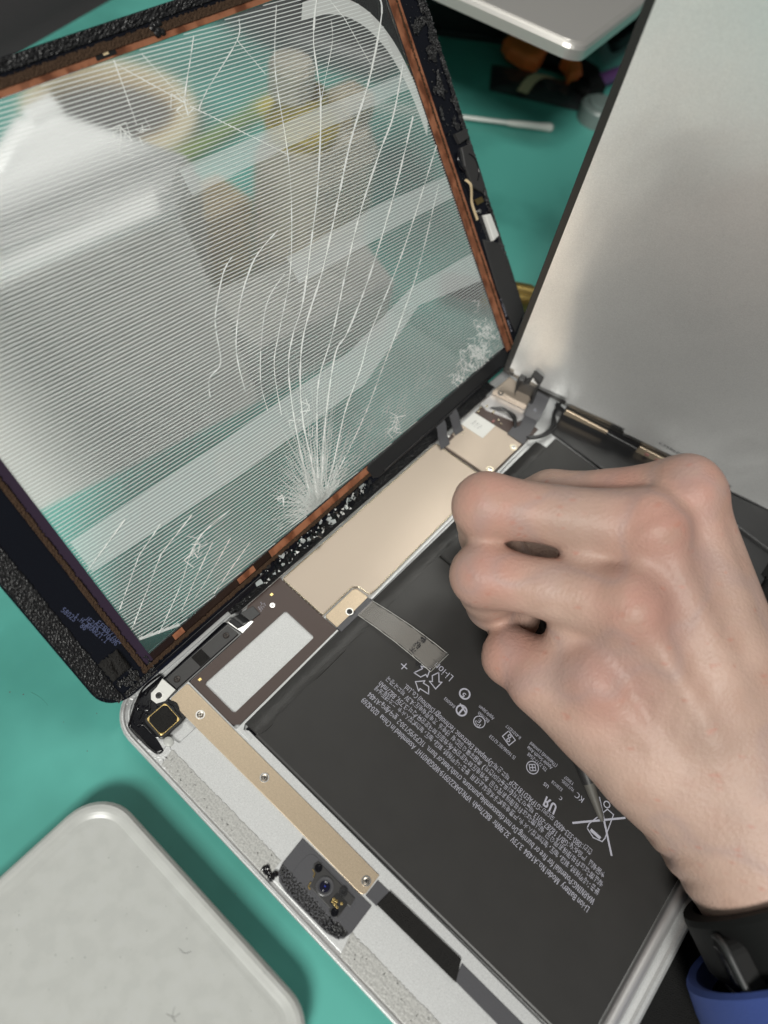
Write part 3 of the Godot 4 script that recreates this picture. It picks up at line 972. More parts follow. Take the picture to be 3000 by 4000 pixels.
func far_end(t: Node3D):
	# the connector end near the display flex
	var nz2 := FastNoiseLite.new()
	nz2.seed = 40
	nz2.frequency = 0.3
	var mb := MB.new()
	prism(mb, PackedVector2Array([V(194.2, 4.6), V(205.0, 4.6), V(211.5, 16.0), V(210.5, 22.5), V(202.7, 23.6), V(198.5, 22.0), V(193.5, 8.5)]), 4.6, 5.3, 0.3)
	obj("wavy_bracket", mb, M.aluminium_edge, t)
	mb = MB.new()
	prism(mb, PackedVector2Array([V(202.5, 5.0), V(215.0, 5.0), V(215.0, 14.0), V(211.5, 19.5), V(206.5, 20.5), V(204.0, 11.0)]), 5.6, 8.4, 0.6)
	var br := obj("copper_bracket", mb, M.shield, t)
	mb = MB.new()
	lathe(mb, [[1.4, 0.0], [1.3, 0.4], [0.7, 0.4], [0.7, 0.0]], [Vector3(203.5, 8.0, 8.2), Vector3.RIGHT, Vector3.BACK, Vector3.UP], 18)
	obj("eyelet", mb, M.silver, br)
	for q in [[190.2, 6.8, 1.2, 0.7], [190.9, 14.6, 1.3, 0.8], [195.3, 7.6, 1.4, 0.9], [192.6, 6.0, 0.8, 0.6], [195.0, 11.6, 1.6, 0.9], [193.0, 15.8, 0.8, 0.6], [178.0, 8.4, 0.7, 0.5], [176.0, 9.4, 0.7, 0.5], [174.4, 10.2, 0.6, 0.5], [192.2, 18.0, 0.7, 0.5]]:
		mb = MB.new()
		prism(mb, rect(q[0] - q[2] / 2, q[1] - q[3] / 2, q[0] + q[2] / 2, q[1] + q[3] / 2), 4.6, 5.4, 0.1)
		obj("chip_part", mb, M.pink if q[2] > 1.25 and q[1] > 14 else M.shield_edge, t)
	for k in 3:
		mb = MB.new()
		tube(mb, spline([Vector3(195.5 + k * 0.4, 5.5, 9.4 + k * 0.9), Vector3(199.0, 6.6, 14.0 + k * 0.8), Vector3(197.5 + k, 6.4, 20.0), Vector3(194.5 + k * 0.5, 6.0, 23.5)], 6), 0.38, 0.38, 8)
		obj("antenna_cable", mb, M.black_plastic, t)
	for k in 2:
		mb = MB.new()
		tube(mb, spline([Vector3(193.5, 6.8, 30.5 + k), Vector3(198 + k, 7.2, 34.0 + k), Vector3(206 + k, 7.4, 35.0 + k), Vector3(214, 7.6, 31.0), Vector3(222, 7.6, 30.0)], 6), 0.65, 0.65, 8)
		obj("antenna_cable", mb, M.black_plastic, t)
	# display flex lying on the board, climbing to the panel
	mb = MB.new()
	prism(mb, PackedVector2Array([V(189.4, 23.2), V(194.8, 22.4), V(196.6, 24.4), V(205, 21.9), V(205, 28.6), V(190.0, 31.6)]), 5.5, 5.9, 0.1)
	ribbon(mb, spline([Vector3(204.5, 5.8, 25.2), Vector3(212.0, 8.5, 23.4), Vector3(218.5, 13.5, 20.6), Vector3(215.0, 21.0, 17.6), Vector3(209.5, 23.5, 16.6)], 6), Vector3(0.9, 0, 3.4), 0.09)
	var fl := obj("display_flex", mb, M.grey_film, t)
	write("flex_number", "1842", [Vector3(209.2, 7.62, 25.6), Vector3(0.25, 0, -0.95), Vector3(-0.9, -0.32, -0.25), Vector3(-0.32, 0.93, -0.1)], 1.7, 0.0, M.print_light, fl)
	# black boxes at the lower end
	mb = MB.new()
	prism(mb, PackedVector2Array([V(206, 36), V(236, 30), V(236, 160), V(206, 160)]), 3.95, 5.4, 0.5)
	obj("speaker_box", mb, M.black_plastic, t)
	mb = MB.new()
	prism(mb, PackedVector2Array([V(224, 92), V(243, 88), V(244, 170), V(222, 170)]), 5.5, 7.4, 0.5)
	obj("tape_flap", mb, M.black_plastic, t)
	# flex tabs by the hinge side
	mb = MB.new()
	ribbon(mb, spline([Vector3(168.0, 12.0, -1.2), Vector3(167.0, 10.5, 2.6), Vector3(165.0, 7.4, 6.0), Vector3(163.5, 5.6, 9.2)], 6), Vector3(2.6, 0, 0.3), 0.1)
	ribbon(mb, spline([Vector3(176.0, 12.0, 0.4), Vector3(175.5, 10.0, 3.2), Vector3(174.5, 6.8, 6.4), Vector3(174.0, 5.6, 8.6)], 6), Vector3(2.4, 0, 0.3), 0.1)
	obj("touch_flex", mb, M.grey_film, t)
	mb = MB.new()
	for k in 60:
		var x := 55.0 + k * 2.1
		lathe(mb, [[0.3, 0], [0.25, 0.12], [0.0, 0.16]], [Vector3(x, 5.2, 3.6 + sin(k * 2.0) * 0.3), Vector3.RIGHT, Vector3.BACK, Vector3.UP], 6)
	obj("glue_bead", mb, M.black_glue, t, "stuff")
	mb = MB.new()
	prism(mb, PackedVector2Array([V(51, 2.9), V(190, 2.9), V(200, 3.2), V(200, 4.4), V(56, 4.5), V(52.5, 5.0)]), 4.6, 5.15, 0.2)
	obj("side_channel", mb, M.black_plastic, t)
	mb = MB.new()
	patch(mb, FLAT, 50, -0.4, 206, 4.4, 300, 22, func(u, w): return 6.15 + absf(nz2.get_noise_2d(u * 3.0, w * 3.0)) * 1.0 if w < 4.1 + nz2.get_noise_1d(u * 4.0) * 0.6 else -99.0)
	obj("torn_adhesive", mb, M.black_glue, t)
	mb = MB.new()
	tube(mb, [Vector3(54, 5.2, 4.7), Vector3(100, 5.25, 4.6), Vector3(200, 5.3, 4.4)], 0.22, 0.22, 6)
	obj("bright_edge", mb, M.silver, t)


# ---------------------------------------------------------------- print
# strokes of characters the fonts lack, each x0 y0 x1 y1 on a 0-8 grid with y downwards
const STROKES := {
	"中": "1252 1256 1656 5256 4048 1656 7276 1272", "国": "1070 1018 7078 1878 2363 4346 2666 2565", "制": "1252 0464 3038 1457 5468 7078 6878", "造": "0112 1417 1878 4363 5054 3666 3538 6568",
	"商": "0181 3040 1218 7278 1272 3355 5335 3666 3638 6668", "达": "0112 1417 1878 3373 5356 5637 5677", "公": "3014 5074 4426 2677 6577", "司": "1070 7078 1353 2555 2528 5558 2858", "有": "1171 4017 2727 3363 3338 6368 3565",
	"限": "1018 1040 4024 2444 5070 7074 5474 5058 5878 4478", "股": "1018 1040 4048 1434 5053 7074 5373 5478 7458", "份": "2004 1318 5034 6078 3464 6468 5438", "科": "3012 1040 0343 2228 1528 5151 6068 5575", "技": "0242 2028 0555 5058 4272 5575 7548 4578",
	"标": "0242 2028 2206 2244 5070 4474 6468 5537", "称": "3012 0343 2228 5034 5272 6268 5437 6477", "电": "1262 1216 1666 6266 4048 1464 4878", "電": "0070 2040 1141 0373 1565 1518 6568 1868 3548", "池": "0112 0314 1708 3464 5057 3238 3878 7478", "锂": "2012 1131 0444 2428 5070 5054 7074 5474 6078 5676 4878",
	"容": "4041 1171 1113 7173 3324 5364 4426 4466 2628 6668 2868", "量": "1060 1003 6063 1363 0474 1565 1518 6568 1868 0878", "额": "1040 2012 1434 2436 5070 6052 5356 5373 7376 6478", "定": "4041 1171 1113 7173 2363 4348 4565 2517 1878",
	"或": "0272 5028 4577 1333 3335 3515 1513 0737 6071", "和": "2012 0343 2028 1506 2546 5173 5157 7177 5777", "二": "1262 0777", "壓": "1070 1008 2242 2444 5272 6265 4676 2878", "號": "1040 1004 0444 2427 5161 5373 5358 6468 7478",
	"警": "0232 1013 3033 5060 4174 5364 0474 1565 1668 1868", "告": "3010 1161 4044 0474 1668 1616 6668 1868", "请": "0112 0316 1635 4070 4272 5455 4468 7478", "勿": "2014 1070 7068 3234 5135", "拆": "0242 2028 0544 7050 5058 5373 6378 6577", "解": "2002 1232 1218 3238 1535 5070 6043 7073 5575 6068", "刺": "0151 3038 1343 1346 4346 3517 3557 6166 7078",
	"破": "0040 2013 1535 1518 3538 5272 5257 6064 5474 7458 5578", "加": "0242 2027 4247 4738 5272 5258 7278 5878", "热": "0242 2026 4272 5255 7276 1718 3738 5758 7778", "火": "4044 4417 4477 1324 7264", "入": "4017 4477 3030", "投": "0242 2028 5053 7073 4575 7548 4578", "禁": "0232 2024 5272 6064 1565 0677 4648 2718 6778", "止": "4048 2328 4474 0878", "使": "2004 1318 3171 4262 5057 4464 5738 3578", "用": "1070 1018 7078 1373 1575 4048",
	"产": "4041 0171 2223 5253 1373 1318", "品": "2050 2003 5053 2353 1434 1418 3438 5474 5458 7478", "准": "0112 0718 3014 2458 4272 4474 4676 4878 5258", "型": "0141 0343 2026 4046 6063 7074 1565 3548 0878", "号": "2060 2003 6063 2363 0474 3465 6558", "次": "0112 0617 4025 3272 5456 5637 5677", "组": "2012 1232 2204 0444 5070 5058 7078 5373 5575 4878", "美": "2031 5041 1171 2262 0373 4044 0575 4517 4577", "苹": "0171 2020 5052 1464 3536 0676 4448", "果": "1060 1004 6064 1262 1464 4048 0575 4517 4577",
	"监": "1014 3014 5053 5272 1515 1518 6568 3538 0878", "充": "4041 0171 3223 2363 3517 5558 5878", "压": "1070 1008 2363 4347 2878 5556", "后": "5010 1013 1308 1373 2565 2528 6568 2868", "水": "4048 0232 3217 6043 4377", "浸": "0112 0708 3060 3262 3464 2575 4658 5638", "严": "0171 2024 5054 0474 1408", "重": "5010 0171 1262 1216 6266 1464 4048 0878", "敏": "1012 1131 1216 0444 3238 1636 6050 5071 5273 7348 5578", "示": "1060 0373 4348 2517 5577",
	"제": "0131 2015 2036 4252 5057 7078", "조": "1161 4113 4163 3436 0676", "국": "1060 6063 0474 4446 1666 6668", "전": "0141 2004 2044 5263 6066 1518 1878", "화": "2131 0242 1434 1416 6068 6474 0848", "정": "0141 2004 6065 2666 2668 6668", "격": "0131 3114 6064 4262 1565 6568", "리": "0131 3133 0333 0306 0646 6068", "튬": "1060 1262 1014 1464 0575 1868", "폴": "1060 0464 2024 0575 1666 1868", "머": "0131 0106 3136 0636 6068 4464", "지": "0141 2016 2046 6068", "모": "1161 1114 6164 1464 0676 3436", "델": "0131 0105 0535 5057 7078 1878", "명": "0131 0104 3134 0434 6065 2666", "체": "1020 0141 2016 2046 5057 7078", "원": "2050 1353 3336 6065 1618 1878", "품": "1060 0464 0575 1666 1868", "중": "1060 3013 3063 0474 2666 2868",
}


func stroke_mesh(mb: MB, ch: String, f: Array, h: float, wid: float):
	if not STROKES.has(ch):
		return
	var s := h / 8.0
	for q in STROKES[ch].split(" "):
		var a := Vector2(int(q[0]) * s, (8 - int(q[1])) * s)
		var b := Vector2(int(q[2]) * s, (8 - int(q[3])) * s)
		var d := b - a
		if d.length() < 0.05 * s:
			d = Vector2(s * 0.6, -s * 0.6)
			b = a + d
		var o := Vector2(-d.y, d.x).normalized() * wid * 0.5
		var e := d.normalized() * wid * 0.3
		mb.quad(at(f, a.x - e.x + o.x, a.y - e.y + o.y, 0), at(f, b.x + e.x + o.x, b.y + e.y + o.y, 0), at(f, b.x + e.x - o.x, b.y + e.y - o.y, 0), at(f, a.x - e.x - o.x, a.y - e.y - o.y, 0), f[3])


func glyph(parent: Node, called: String, ch: String, f: Array, h: float, wid: float, m: Material):
	var mb := MB.new()
	stroke_mesh(mb, ch, f, h, wid)
	obj(called, mb, m, parent)


func print_line(parent: Node, line: String, x: float, z0: float, z1: float, h: float):
	# one line of the battery's print from z0 to z1, mixing font letters and drawn characters
	var runs := []
	for ch in line:
		var own := STROKES.has(ch)
		if runs.is_empty() or runs[-1][1] != own:
			runs.append(["", own])
		runs[-1][0] += ch
	var total := 0.0
	var widths := []
	for r in runs:
		var w := 0.0
		if r[1]:
			w = r[0].length() * h * 0.98
		else:
			for ch in r[0]:
				w += h * (0.28 if ch in " .,:;il'|" else 0.36 if ch in "-()/ftrj" else 0.86 if ch in "mWM" else 0.66 if ch == ch.to_upper() and ch != ch.to_lower() else 0.55)
		widths.append(w)
		total += w
	var k: float = absf(z1 - z0) / total
	var z := z0
	var marks := MB.new()
	for i in runs.size():
		var f := [Vector3(x, 6.035, z), Vector3(0, 0, -1), Vector3(-1, 0, 0), Vector3.UP]
		if runs[i][1]:
			var step: float = widths[i] * k / runs[i][0].length()
			for c in runs[i][0].length():
				stroke_mesh(marks, runs[i][0][c], [Vector3(x - 0.1, 6.035, z - c * step), Vector3(0, 0, -step / h), Vector3(-0.95, 0, 0), Vector3.UP], h * 0.94, h * 0.075)
		else:
			var body: String = runs[i][0].strip_edges()
			if body:
				var lead: float = (runs[i][0].length() - runs[i][0].strip_edges(true, false).length()) * 0.28 * h * k
				var trail: float = (runs[i][0].length() - runs[i][0].strip_edges(false, true).length()) * 0.28 * h * k
				f[0].z -= lead
				var plain_mark: bool = body.length() < 3 and body == body.to_upper() and body == body.to_lower()
				write("label_text", body, f, h * 1.22, 0.0 if plain_mark else widths[i] * k - lead - trail, M.print_light, parent, "Droid Sans", 400)
		z -= widths[i] * k
	if marks.v.size():
		obj("label_characters", marks, M.print_light, parent, "stuff")


func outline_loop(mb: MB, pts: Array, wid: float, h: float, close := true):
	# a drawn outline of strips; neighbours lie at slightly different heights so that no two share a plane
	var k := pts.size()
	for i in (k if close else k - 1):
		var a: Vector2 = pts[i]
		var b: Vector2 = pts[(i + 1) % k]
		var n := (b - a).normalized()
		var d := n * minf(wid * 0.5, a.distance_to(b) * 0.25)
		var o := Vector2(-n.y, n.x) * wid * 0.5
		var y := h + (i % 3) * 0.004
		mb.quad(Vector3(a.x - d.x + o.x, y, a.y - d.y + o.y), Vector3(b.x + d.x + o.x, y, b.y + d.y + o.y), Vector3(b.x + d.x - o.x, y, b.y + d.y - o.y), Vector3(a.x - d.x - o.x, y, a.y - d.y - o.y), Vector3.UP)


func battery_print(bat: Node3D):
	print_line(bat, "Li-ion Battery  Model No.:A1484  3.73V  32.9Whr  8827mAh  VPN:DAK220919-W0G0H01HT  Assembled in China  020-8269", 61.3, 148.0, 56.2, 2.0)
	print_line(bat, "WARNING:Potential for fire or burning.Do not disassemble,puncture, crush,heat,or burn.  1ICP3/95/130-2  型号/型號:A1484", 64.2, 148.1, 56.3, 2.0)
	print_line(bat, "警告: 请勿拆解, 刺破, 加压, 加热或投入火中, 严重电池或浸水后禁止使用  警告: 请勿拆解, 刺破, 加压, 加热或投入火中  二次锂電池组", 66.9, 147.9, 56.3, 2.0)
	print_line(bat, "制造商:达达科技股份有限公司  制造商:达达科技股份有限公司  标称电压和额定容量/标称電压和额定容量/정격:3.73V, 8827mAh", 69.5, 147.7, 56.4, 2.0)
	print_line(bat, "中国制造  产品标准:GB/T 18287-2013  제품명:전지(리튬폴리머전지)  美国苹果公司监制  锂电池  充电限制电压:4.3V  제조국:중국", 72.1, 146.9, 56.8, 2.0)
	print_line(bat, "전화:080-333-4000  모델명:G1PAED181S2P  제조원체:Dynapack Electronic Technology (Suzhou) Co.,Ltd.", 74.8, 140.1, 63.3, 2.0)
	var mk := func(x: float, z: float) -> Array: return [Vector3(x, 6.035, z), Vector3(0, 0, -1), Vector3(-1, 0, 0), Vector3.UP]
	var small = M.print_light
	write("label_text", "Li-ion", mk.call(88.6, 73.6), 3.4, 7.4, small, bat)
	write("label_text", "R45093", mk.call(80.5, 80.3), 1.5, 4.4, small, bat)
	write("label_text", "8827mAh", mk.call(84.8, 91.8), 1.6, 4.5, small, bat)
	write("label_text", "Apple Japan", mk.call(86.7, 92.4), 1.6, 6.3, small, bat)
	write("label_text", "IS 16046/IEC 62133", mk.call(81.3, 105.4), 1.6, 10.6, small, bat)
	write("label_text", "R-41018317", mk.call(87.9, 103.0), 1.5, 6.0, small, bat)
	write("label_text", "TIS 2217-2548", mk.call(85.6, 115.5), 1.6, 7.8, small, bat)
	write("label_text", "Apple South Asia", mk.call(87.3, 116.4), 1.6, 10.0, small, bat)
	write("label_text", "(Thailand) Limited", mk.call(89.0, 117.2), 1.6, 10.9, small, bat)
	write("label_text", "E230128", mk.call(83.8, 122.8), 1.4, 4.0, small, bat)
	write("label_text", "YU12095-", mk.call(86.4, 125.8), 1.4, 5.0, small, bat)
	write("label_text", "13007", mk.call(88.0, 124.6), 1.4, 3.4, small, bat)
	write("label_text", "c", mk.call(81.6, 124.4), 2.0, 0.9, small, bat)
	write("label_text", "us", mk.call(81.6, 119.0), 2.0, 1.8, small, bat)
	write("label_text", "RU", [Vector3(79.0, 6.035, 119.3), Vector3(0, 0, 1), Vector3(-1, 0, 0.2), Vector3.UP], 4.4, 4.4, small, bat, "Droid Sans", 700)
	write("label_text", "KC", mk.call(86.6, 130.0), 2.4, 3.0, small, bat)
	# round and boxed marks
	var w := 0.34
	var mb := MB.new()
	outline_loop(mb, [V(77.1, 58.6), V(79.5, 58.6)], w, 6.03, false)
	outline_loop(mb, [V(78.3, 57.4), V(78.3, 59.8)], w, 6.046, false)
	obj("plus_mark", mb, small, bat)
	mb = MB.new()
	for k in 3:
		# the three folded arrows of the recycling triangle
		var a := TAU * k / 3.0 + 0.35
		var ex := V(cos(a), sin(a))
		var ey := V(-ex.y, ex.x)
		var c := V(80.3, 67.4) + ey * -3.1
		var loop := []
		for p in [[-2.9, -1.0], [0.5, -1.0], [0.5, -2.0], [3.0, 0.2], [0.5, 2.3], [0.5, 1.3], [-1.6, 1.3]]:
			loop.append(c + ex * p[0] + ey * p[1])
		outline_loop(mb, loop, w, 6.03 + k * 0.002)
	obj("recycling_mark", mb, small, bat)
	for q in [[85.6, 79.9, 1.75, 0.55, "5", 2.2], [80.3, 82.6, 1.75, 0.55, "", 0.0], [81.5, 89.4, 1.95, 0.28, "PSE", 1.7], [82.0, 111.4, 2.0, 0.28, "", 0.0]]:
		mb = MB.new()
		var ring := []
		for k in 28:
			ring.append(V(q[0] + cos(TAU * k / 28) * q[2], q[1] + sin(TAU * k / 28) * q[2]))
		outline_loop(mb, ring, q[3], 6.03)
		if q[4] == "" and q[3] > 0.5:
			outline_loop(mb, [V(q[0] - 1.4, q[1]), V(q[0] + 1.4, q[1])], 0.6, 6.046, false)
			outline_loop(mb, [V(q[0] + 0.5, q[1] + 1.2), V(q[0] + 1.4, q[1] - 1.6)], 0.5, 6.060, false)
		elif q[4] == "":
			outline_loop(mb, [V(q[0] - 1.4, q[1]), V(q[0], q[1] - 1.4), V(q[0] + 1.4, q[1]), V(q[0], q[1] + 1.4)], 0.26, 6.046)
			outline_loop(mb, [V(q[0] - 0.7, q[1] - 0.7), V(q[0] + 0.7, q[1] + 0.7)], 0.26, 6.060, false)
			outline_loop(mb, [V(q[0] - 0.7, q[1] + 0.7), V(q[0] + 0.7, q[1] - 0.7)], 0.26, 6.074, false)
		var mark := obj("round_mark", mb, small, bat)
		if q[4] == "5":
			write("mark_letter", "5", mk.call(q[0] + 0.9, q[1] + 0.6), 2.4, 1.1, small, mark, "Droid Sans", 700)
		elif q[4] == "PSE":
			write("mark_letter", "PS", mk.call(q[0] + 0.2, q[1] + 1.2), 1.9, 2.2, small, mark)
			write("mark_letter", "E", mk.call(q[0] + 1.5, q[1] + 0.5), 1.9, 1.0, small, mark)
	mb = MB.new()
	outline_loop(mb, [V(86.1, 98.5), V(85.2, 102.0), V(82.3, 101.4), V(83.2, 98.0)], 0.3, 6.03)
	for s in [-0.75, 0.75]:
		var ring := []
		for k in 16:
			ring.append(V(84.2 + s * 0.9 + cos(TAU * k / 16) * 0.5, 100.0 - s * 0.3 + sin(TAU * k / 16) * 0.5))
		outline_loop(mb, ring, 0.3, 6.046)
	obj("boxed_mark", mb, small, bat)
	mb = MB.new()
	outline_loop(mb, [V(77.2, 131.0), V(90.2, 142.9)], 0.62, 6.03, false)
	outline_loop(mb, [V(89.6, 133.3), V(77.8, 145.3)], 0.62, 6.046, false)
	outline_loop(mb, [V(79.0, 135.2), V(78.0, 138.2), V(79.0, 141.0), V(80.4, 141.2), V(88.5, 139.6), V(88.5, 137.2), V(80.6, 135.0)], 0.32, 6.060)
	outline_loop(mb, [V(79.4, 136.8), V(79.4, 139.6)], 1.0, 6.074, false)
	var wheel := []
	for k in 14:
		wheel.append(V(89.6 + cos(TAU * k / 14) * 1.0, 136.3 + sin(TAU * k / 14) * 1.0))
	outline_loop(mb, wheel, 0.32, 6.088)
	obj("crossed_bin_mark", mb, small, bat)


# ---------------------------------------------------------------- the touch glass, hinged open along the left side
var GL := [Vector3(20.536, 14.719, -1.351), Vector3(0.99984556, 0.01326181, -0.01153136), Vector3(-0.01757407, 0.75450741, -0.65605618), Vector3(0, 0.656157515, 0.754623956)]


func film_v(k: float, u: float) -> float:
	# where line k of the ribbed film runs
	var b := k * 1.06 - 0.065 * u + 7.0
	b += 2.2 * exp(-u / 16.0) * smoothstep(45.0, 0.0, b)
	return b + 0.12 * sin(u * 0.05 + k * 0.3)


func in_film(u: float, w: float) -> bool:
	if u < 0.15 or u > 197.8 or w < 0.15 or w > 148.2:
		return false
	if w < 5.6 - u * 0.43:      # bare corner at the lower left
		return false
	var du := u - 160.0
	var dw := w - 96.0
	if du > 0.0 and dw > 0.0 and pow(du / 38.5, 2.6) + pow(dw / 49.5, 2.6) > 1.0:
		return false
	return true


func touch_glass():
	var t := thing("touch_glass", "cracked touch screen glass with black border, tilted open from the tablet", "screen glass", Vector3(118, 8, 3))
	var f := GL
	var nz := FastNoiseLite.new()
	nz.seed = 12
	nz.frequency = 0.3
	nz.fractal_octaves = 4
	# border painted black, as four pieces round the window
	var mb := MB.new()
	var lf := PackedVector2Array([V(0, -7.4), V(0, 156.5)])
	for k in 9:
		var a := PI / 2 + PI / 2 * k / 8.0
		lf.append(V(-10.5 + 9.5 * cos(a), 147.0 + 9.5 * sin(a)))
	for k in 9:
		var a := PI + PI / 2 * k / 8.0
		lf.append(V(-10.5 + 9.5 * cos(a), 2.1 + 9.5 * sin(a)))
	prism(mb, lf, -1.2, 0.0, 0.1, f, true)
	var rt := PackedVector2Array([V(198, 156.5), V(198, -7.4)])
	for k in 9:
		var a := -PI / 2 + PI / 2 * k / 8.0
		rt.append(V(207.7 + 9.5 * cos(a), 2.1 + 9.5 * sin(a)))
	for k in 9:
		var a := PI / 2 * k / 8.0
		rt.append(V(207.7 + 9.5 * cos(a), 147.0 + 9.5 * sin(a)))
	prism(mb, rt, -1.2, 0.0, 0.1, f, true)
	prism(mb, rect(0, 148.5, 198, 156.5), -1.2, 0.0, 0.0, f, true)
	prism(mb, rect(0, -7.4, 46, 0), -1.2, 0.0, 0.0, f, true)
	prism(mb, rect(96, -7.4, 198, 0), -1.2, 0.0, 0.0, f, true)
	# what is left of the border where the glass has burst
	var burst := PackedVector2Array([V(46, 0), V(96, 0), V(96, -7.4)])
	for k in 26:
		burst.append(V(95.0 - k * 1.9, -5.8 - nz.get_noise_1d(k * 30.0) * 2.0 - (1.0 if k % 3 == 0 else 0.0)))
	burst.append(V(46, -7.4))
	prism(mb, burst, -1.2, 0.0, 0.0, f, true)
	obj("black_border", mb, M.bezel_paint, t)
	mb = MB.new()
	prism(mb, rect(0.02, 0.02, 197.98, 148.48), -1.1, -0.9, 0.0, f, true)
	obj("frosted_layer", mb, M.frosted, t)
	mb = MB.new()
	mb.quad(at(f, 0, 0, -0.12), at(f, 198, 0, -0.12), at(f, 198, 148.5, -0.12), at(f, 0, 148.5, -0.12), f[3])
	obj("glass_pane", mb, M.clear_glass, t)
	# ribbed film behind the glass
	mb = MB.new()
	var step := 3.0
	for i in 66:
		for j in 50:
			var u := i * step
			var w := j * step
			var c := [V(u, w), V(u + step, w), V(u + step, w + step), V(u, w + step)]
			var inside := 0
			for p in c:
				inside += 1 if in_film(clampf(p.x, 0.2, 197.7), clampf(p.y, 0.2, 148.1)) else 0
			if inside == 4:
				mb.quad(at(f, c[0].x, c[0].y, -0.6), at(f, minf(c[1].x, 198), c[1].y, -0.6), at(f, minf(c[2].x, 198), minf(c[2].y, 148.5), -0.6), at(f, c[3].x, minf(c[3].y, 148.5), -0.6), f[3])
	var film := obj("clear_film", mb, M.film, t)
	mb = MB.new()
	for k in range(-8, 162):
		var a := 0.0
		while a < 197.9:
			var b := minf(a + 4.0, 198.0)
			var va := film_v(k, a)
			var vb := film_v(k, b)
			if in_film(clampf(a, 0.2, 197.7), va) and in_film(clampf(b, 0.2, 197.7), vb):
				mb.quad(at(f, a, va - 0.13, -0.5), at(f, b, vb - 0.13, -0.5), at(f, b, vb + 0.13, -0.5), at(f, a, va + 0.13, -0.5), f[3])
			a = b
	obj("film_ridge", mb, M.film_line, film, "stuff")
	# the film's loose rim shows whiter
	mb = MB.new()
	for k in 40:
		var a := PI / 2 * k / 40.0
		var a2 := PI / 2 * (k + 1) / 40.0
		var pa := V(160 + 38.3 * pow(sin(a), 0.77), 96 + 49.3 * pow(cos(a), 0.77))
		var pb := V(160 + 38.3 * pow(sin(a2), 0.77), 96 + 49.3 * pow(cos(a2), 0.77))
		mb.quad(at(f, minf(pa.x, 197.9), pa.y, -0.55), at(f, minf(pb.x, 197.9), pb.y, -0.55), at(f, pb.x - 3.4, pb.y - 4.6, -0.55), at(f, pa.x - 3.4, pa.y - 4.6, -0.55), f[3])
	obj("film_rim", mb, M.crack_faint, film)
	mb = MB.new()
	for k in 8:
		var u := 0.2 + k * 1.6
		var w := 5.6 - u * 0.43
		mb.quad(at(f, u, w, -0.55), at(f, u + 1.6, w - 0.69, -0.55), at(f, u + 1.6, w + 0.6, -0.55), at(f, u, w + 0.9, -0.55), f[3])
	obj("film_rim", mb, M.crack_faint, film)
	# three whitish translucent strips across the film
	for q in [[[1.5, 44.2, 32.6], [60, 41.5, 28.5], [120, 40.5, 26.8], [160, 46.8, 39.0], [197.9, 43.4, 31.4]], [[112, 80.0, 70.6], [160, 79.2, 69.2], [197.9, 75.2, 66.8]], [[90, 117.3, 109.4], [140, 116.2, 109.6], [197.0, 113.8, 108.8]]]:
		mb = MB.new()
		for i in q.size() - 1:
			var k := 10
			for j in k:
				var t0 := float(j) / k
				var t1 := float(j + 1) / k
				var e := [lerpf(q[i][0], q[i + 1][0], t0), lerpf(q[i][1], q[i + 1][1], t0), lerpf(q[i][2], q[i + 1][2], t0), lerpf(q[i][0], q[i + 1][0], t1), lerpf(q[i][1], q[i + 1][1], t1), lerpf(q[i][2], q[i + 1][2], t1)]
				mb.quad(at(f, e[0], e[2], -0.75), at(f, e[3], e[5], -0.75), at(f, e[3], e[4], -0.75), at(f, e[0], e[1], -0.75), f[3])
		obj("pale_band", mb, M.pale_band, film)
	# copper coloured film and the brown gasket round the window
	for s in 4:
		mb = MB.new()
		prism(mb, [rect(-4.4, -2.4, 0.0, 151.0), rect(198.0, -2.4, 203.6, 151.0), rect(0.0, 148.5, 198.0, 151.0), rect(0.0, -2.9, 52.0, 0.0)][s], 0.0, 0.12, 0.0, f)
		obj("trace_film", mb, M.violet_film if s == 0 else M.dark_film if s == 3 else M.copper_film, t)
	mb = MB.new()
	prism(mb, PackedVector2Array([V(52, -2.9), V(106, -2.7), V(105, -0.1), V(52, -0.1)]), 0.0, 0.12, 0.0, f)
	obj("trace_film", mb, M.copper_film, t)
	# torn traces: a few lighter tabs on the dark strip
	for q in [[9.0, 4.0], [37.0, 7.5]]:
		mb = MB.new()
		prism(mb, rect(q[0], -2.4, q[0] + q[1], -0.3), 0.12, 0.2, 0.0, f)
		obj("copper_tab", mb, M.copper_film, t)
	for s in 4:
		mb = MB.new()
		var hf := func(u, w): return 0.55 + nz.get_noise_2d(u * 5.0, w * 5.0) * 0.45
		if s == 0:
			patch(mb, f, -4.9, -3.6, -2.5, 151.6, 8, 420, func(u, w): return 0.55 + nz.get_noise_2d(u * 5.0, w * 5.0) * 0.45 if u > -4.7 + nz.get_noise_1d(w * 8.0) * 0.25 and u < -2.7 + nz.get_noise_1d(w * 8.0 + 50.0) * 0.3 else -99.0)
		elif s == 1:
			patch(mb, f, 200.6, -3.6, 202.4, 151.6, 6, 420, func(u, w): return 0.4 + nz.get_noise_2d(u * 5.0, w * 5.0) * 0.4 if u < 202.2 + nz.get_noise_1d(w * 8.0) * 0.3 and u > 201.0 + nz.get_noise_1d(w * 7.0 + 50.0) * 0.4 else -99.0)
		elif s == 2:
			patch(mb, f, -4.9, 150.2, 203.0, 153.0, 560, 8, func(u, w): return 0.5 + nz.get_noise_2d(u * 5.0, w * 5.0) * 0.45 if w < 152.7 + nz.get_noise_1d(u * 8.0) * 0.3 else -99.0)
		else:
			patch(mb, f, -4.9, -4.6, 110.0, -1.9, 330, 9, func(u, w): return 0.5 + nz.get_noise_2d(u * 5.0, w * 5.0) * 0.45 if w < -2.3 + nz.get_noise_1d(u * 8.0) * 0.35 and w > -4.3 + nz.get_noise_1d(u * 6.0 + 20.0) * 0.4 else -99.0)
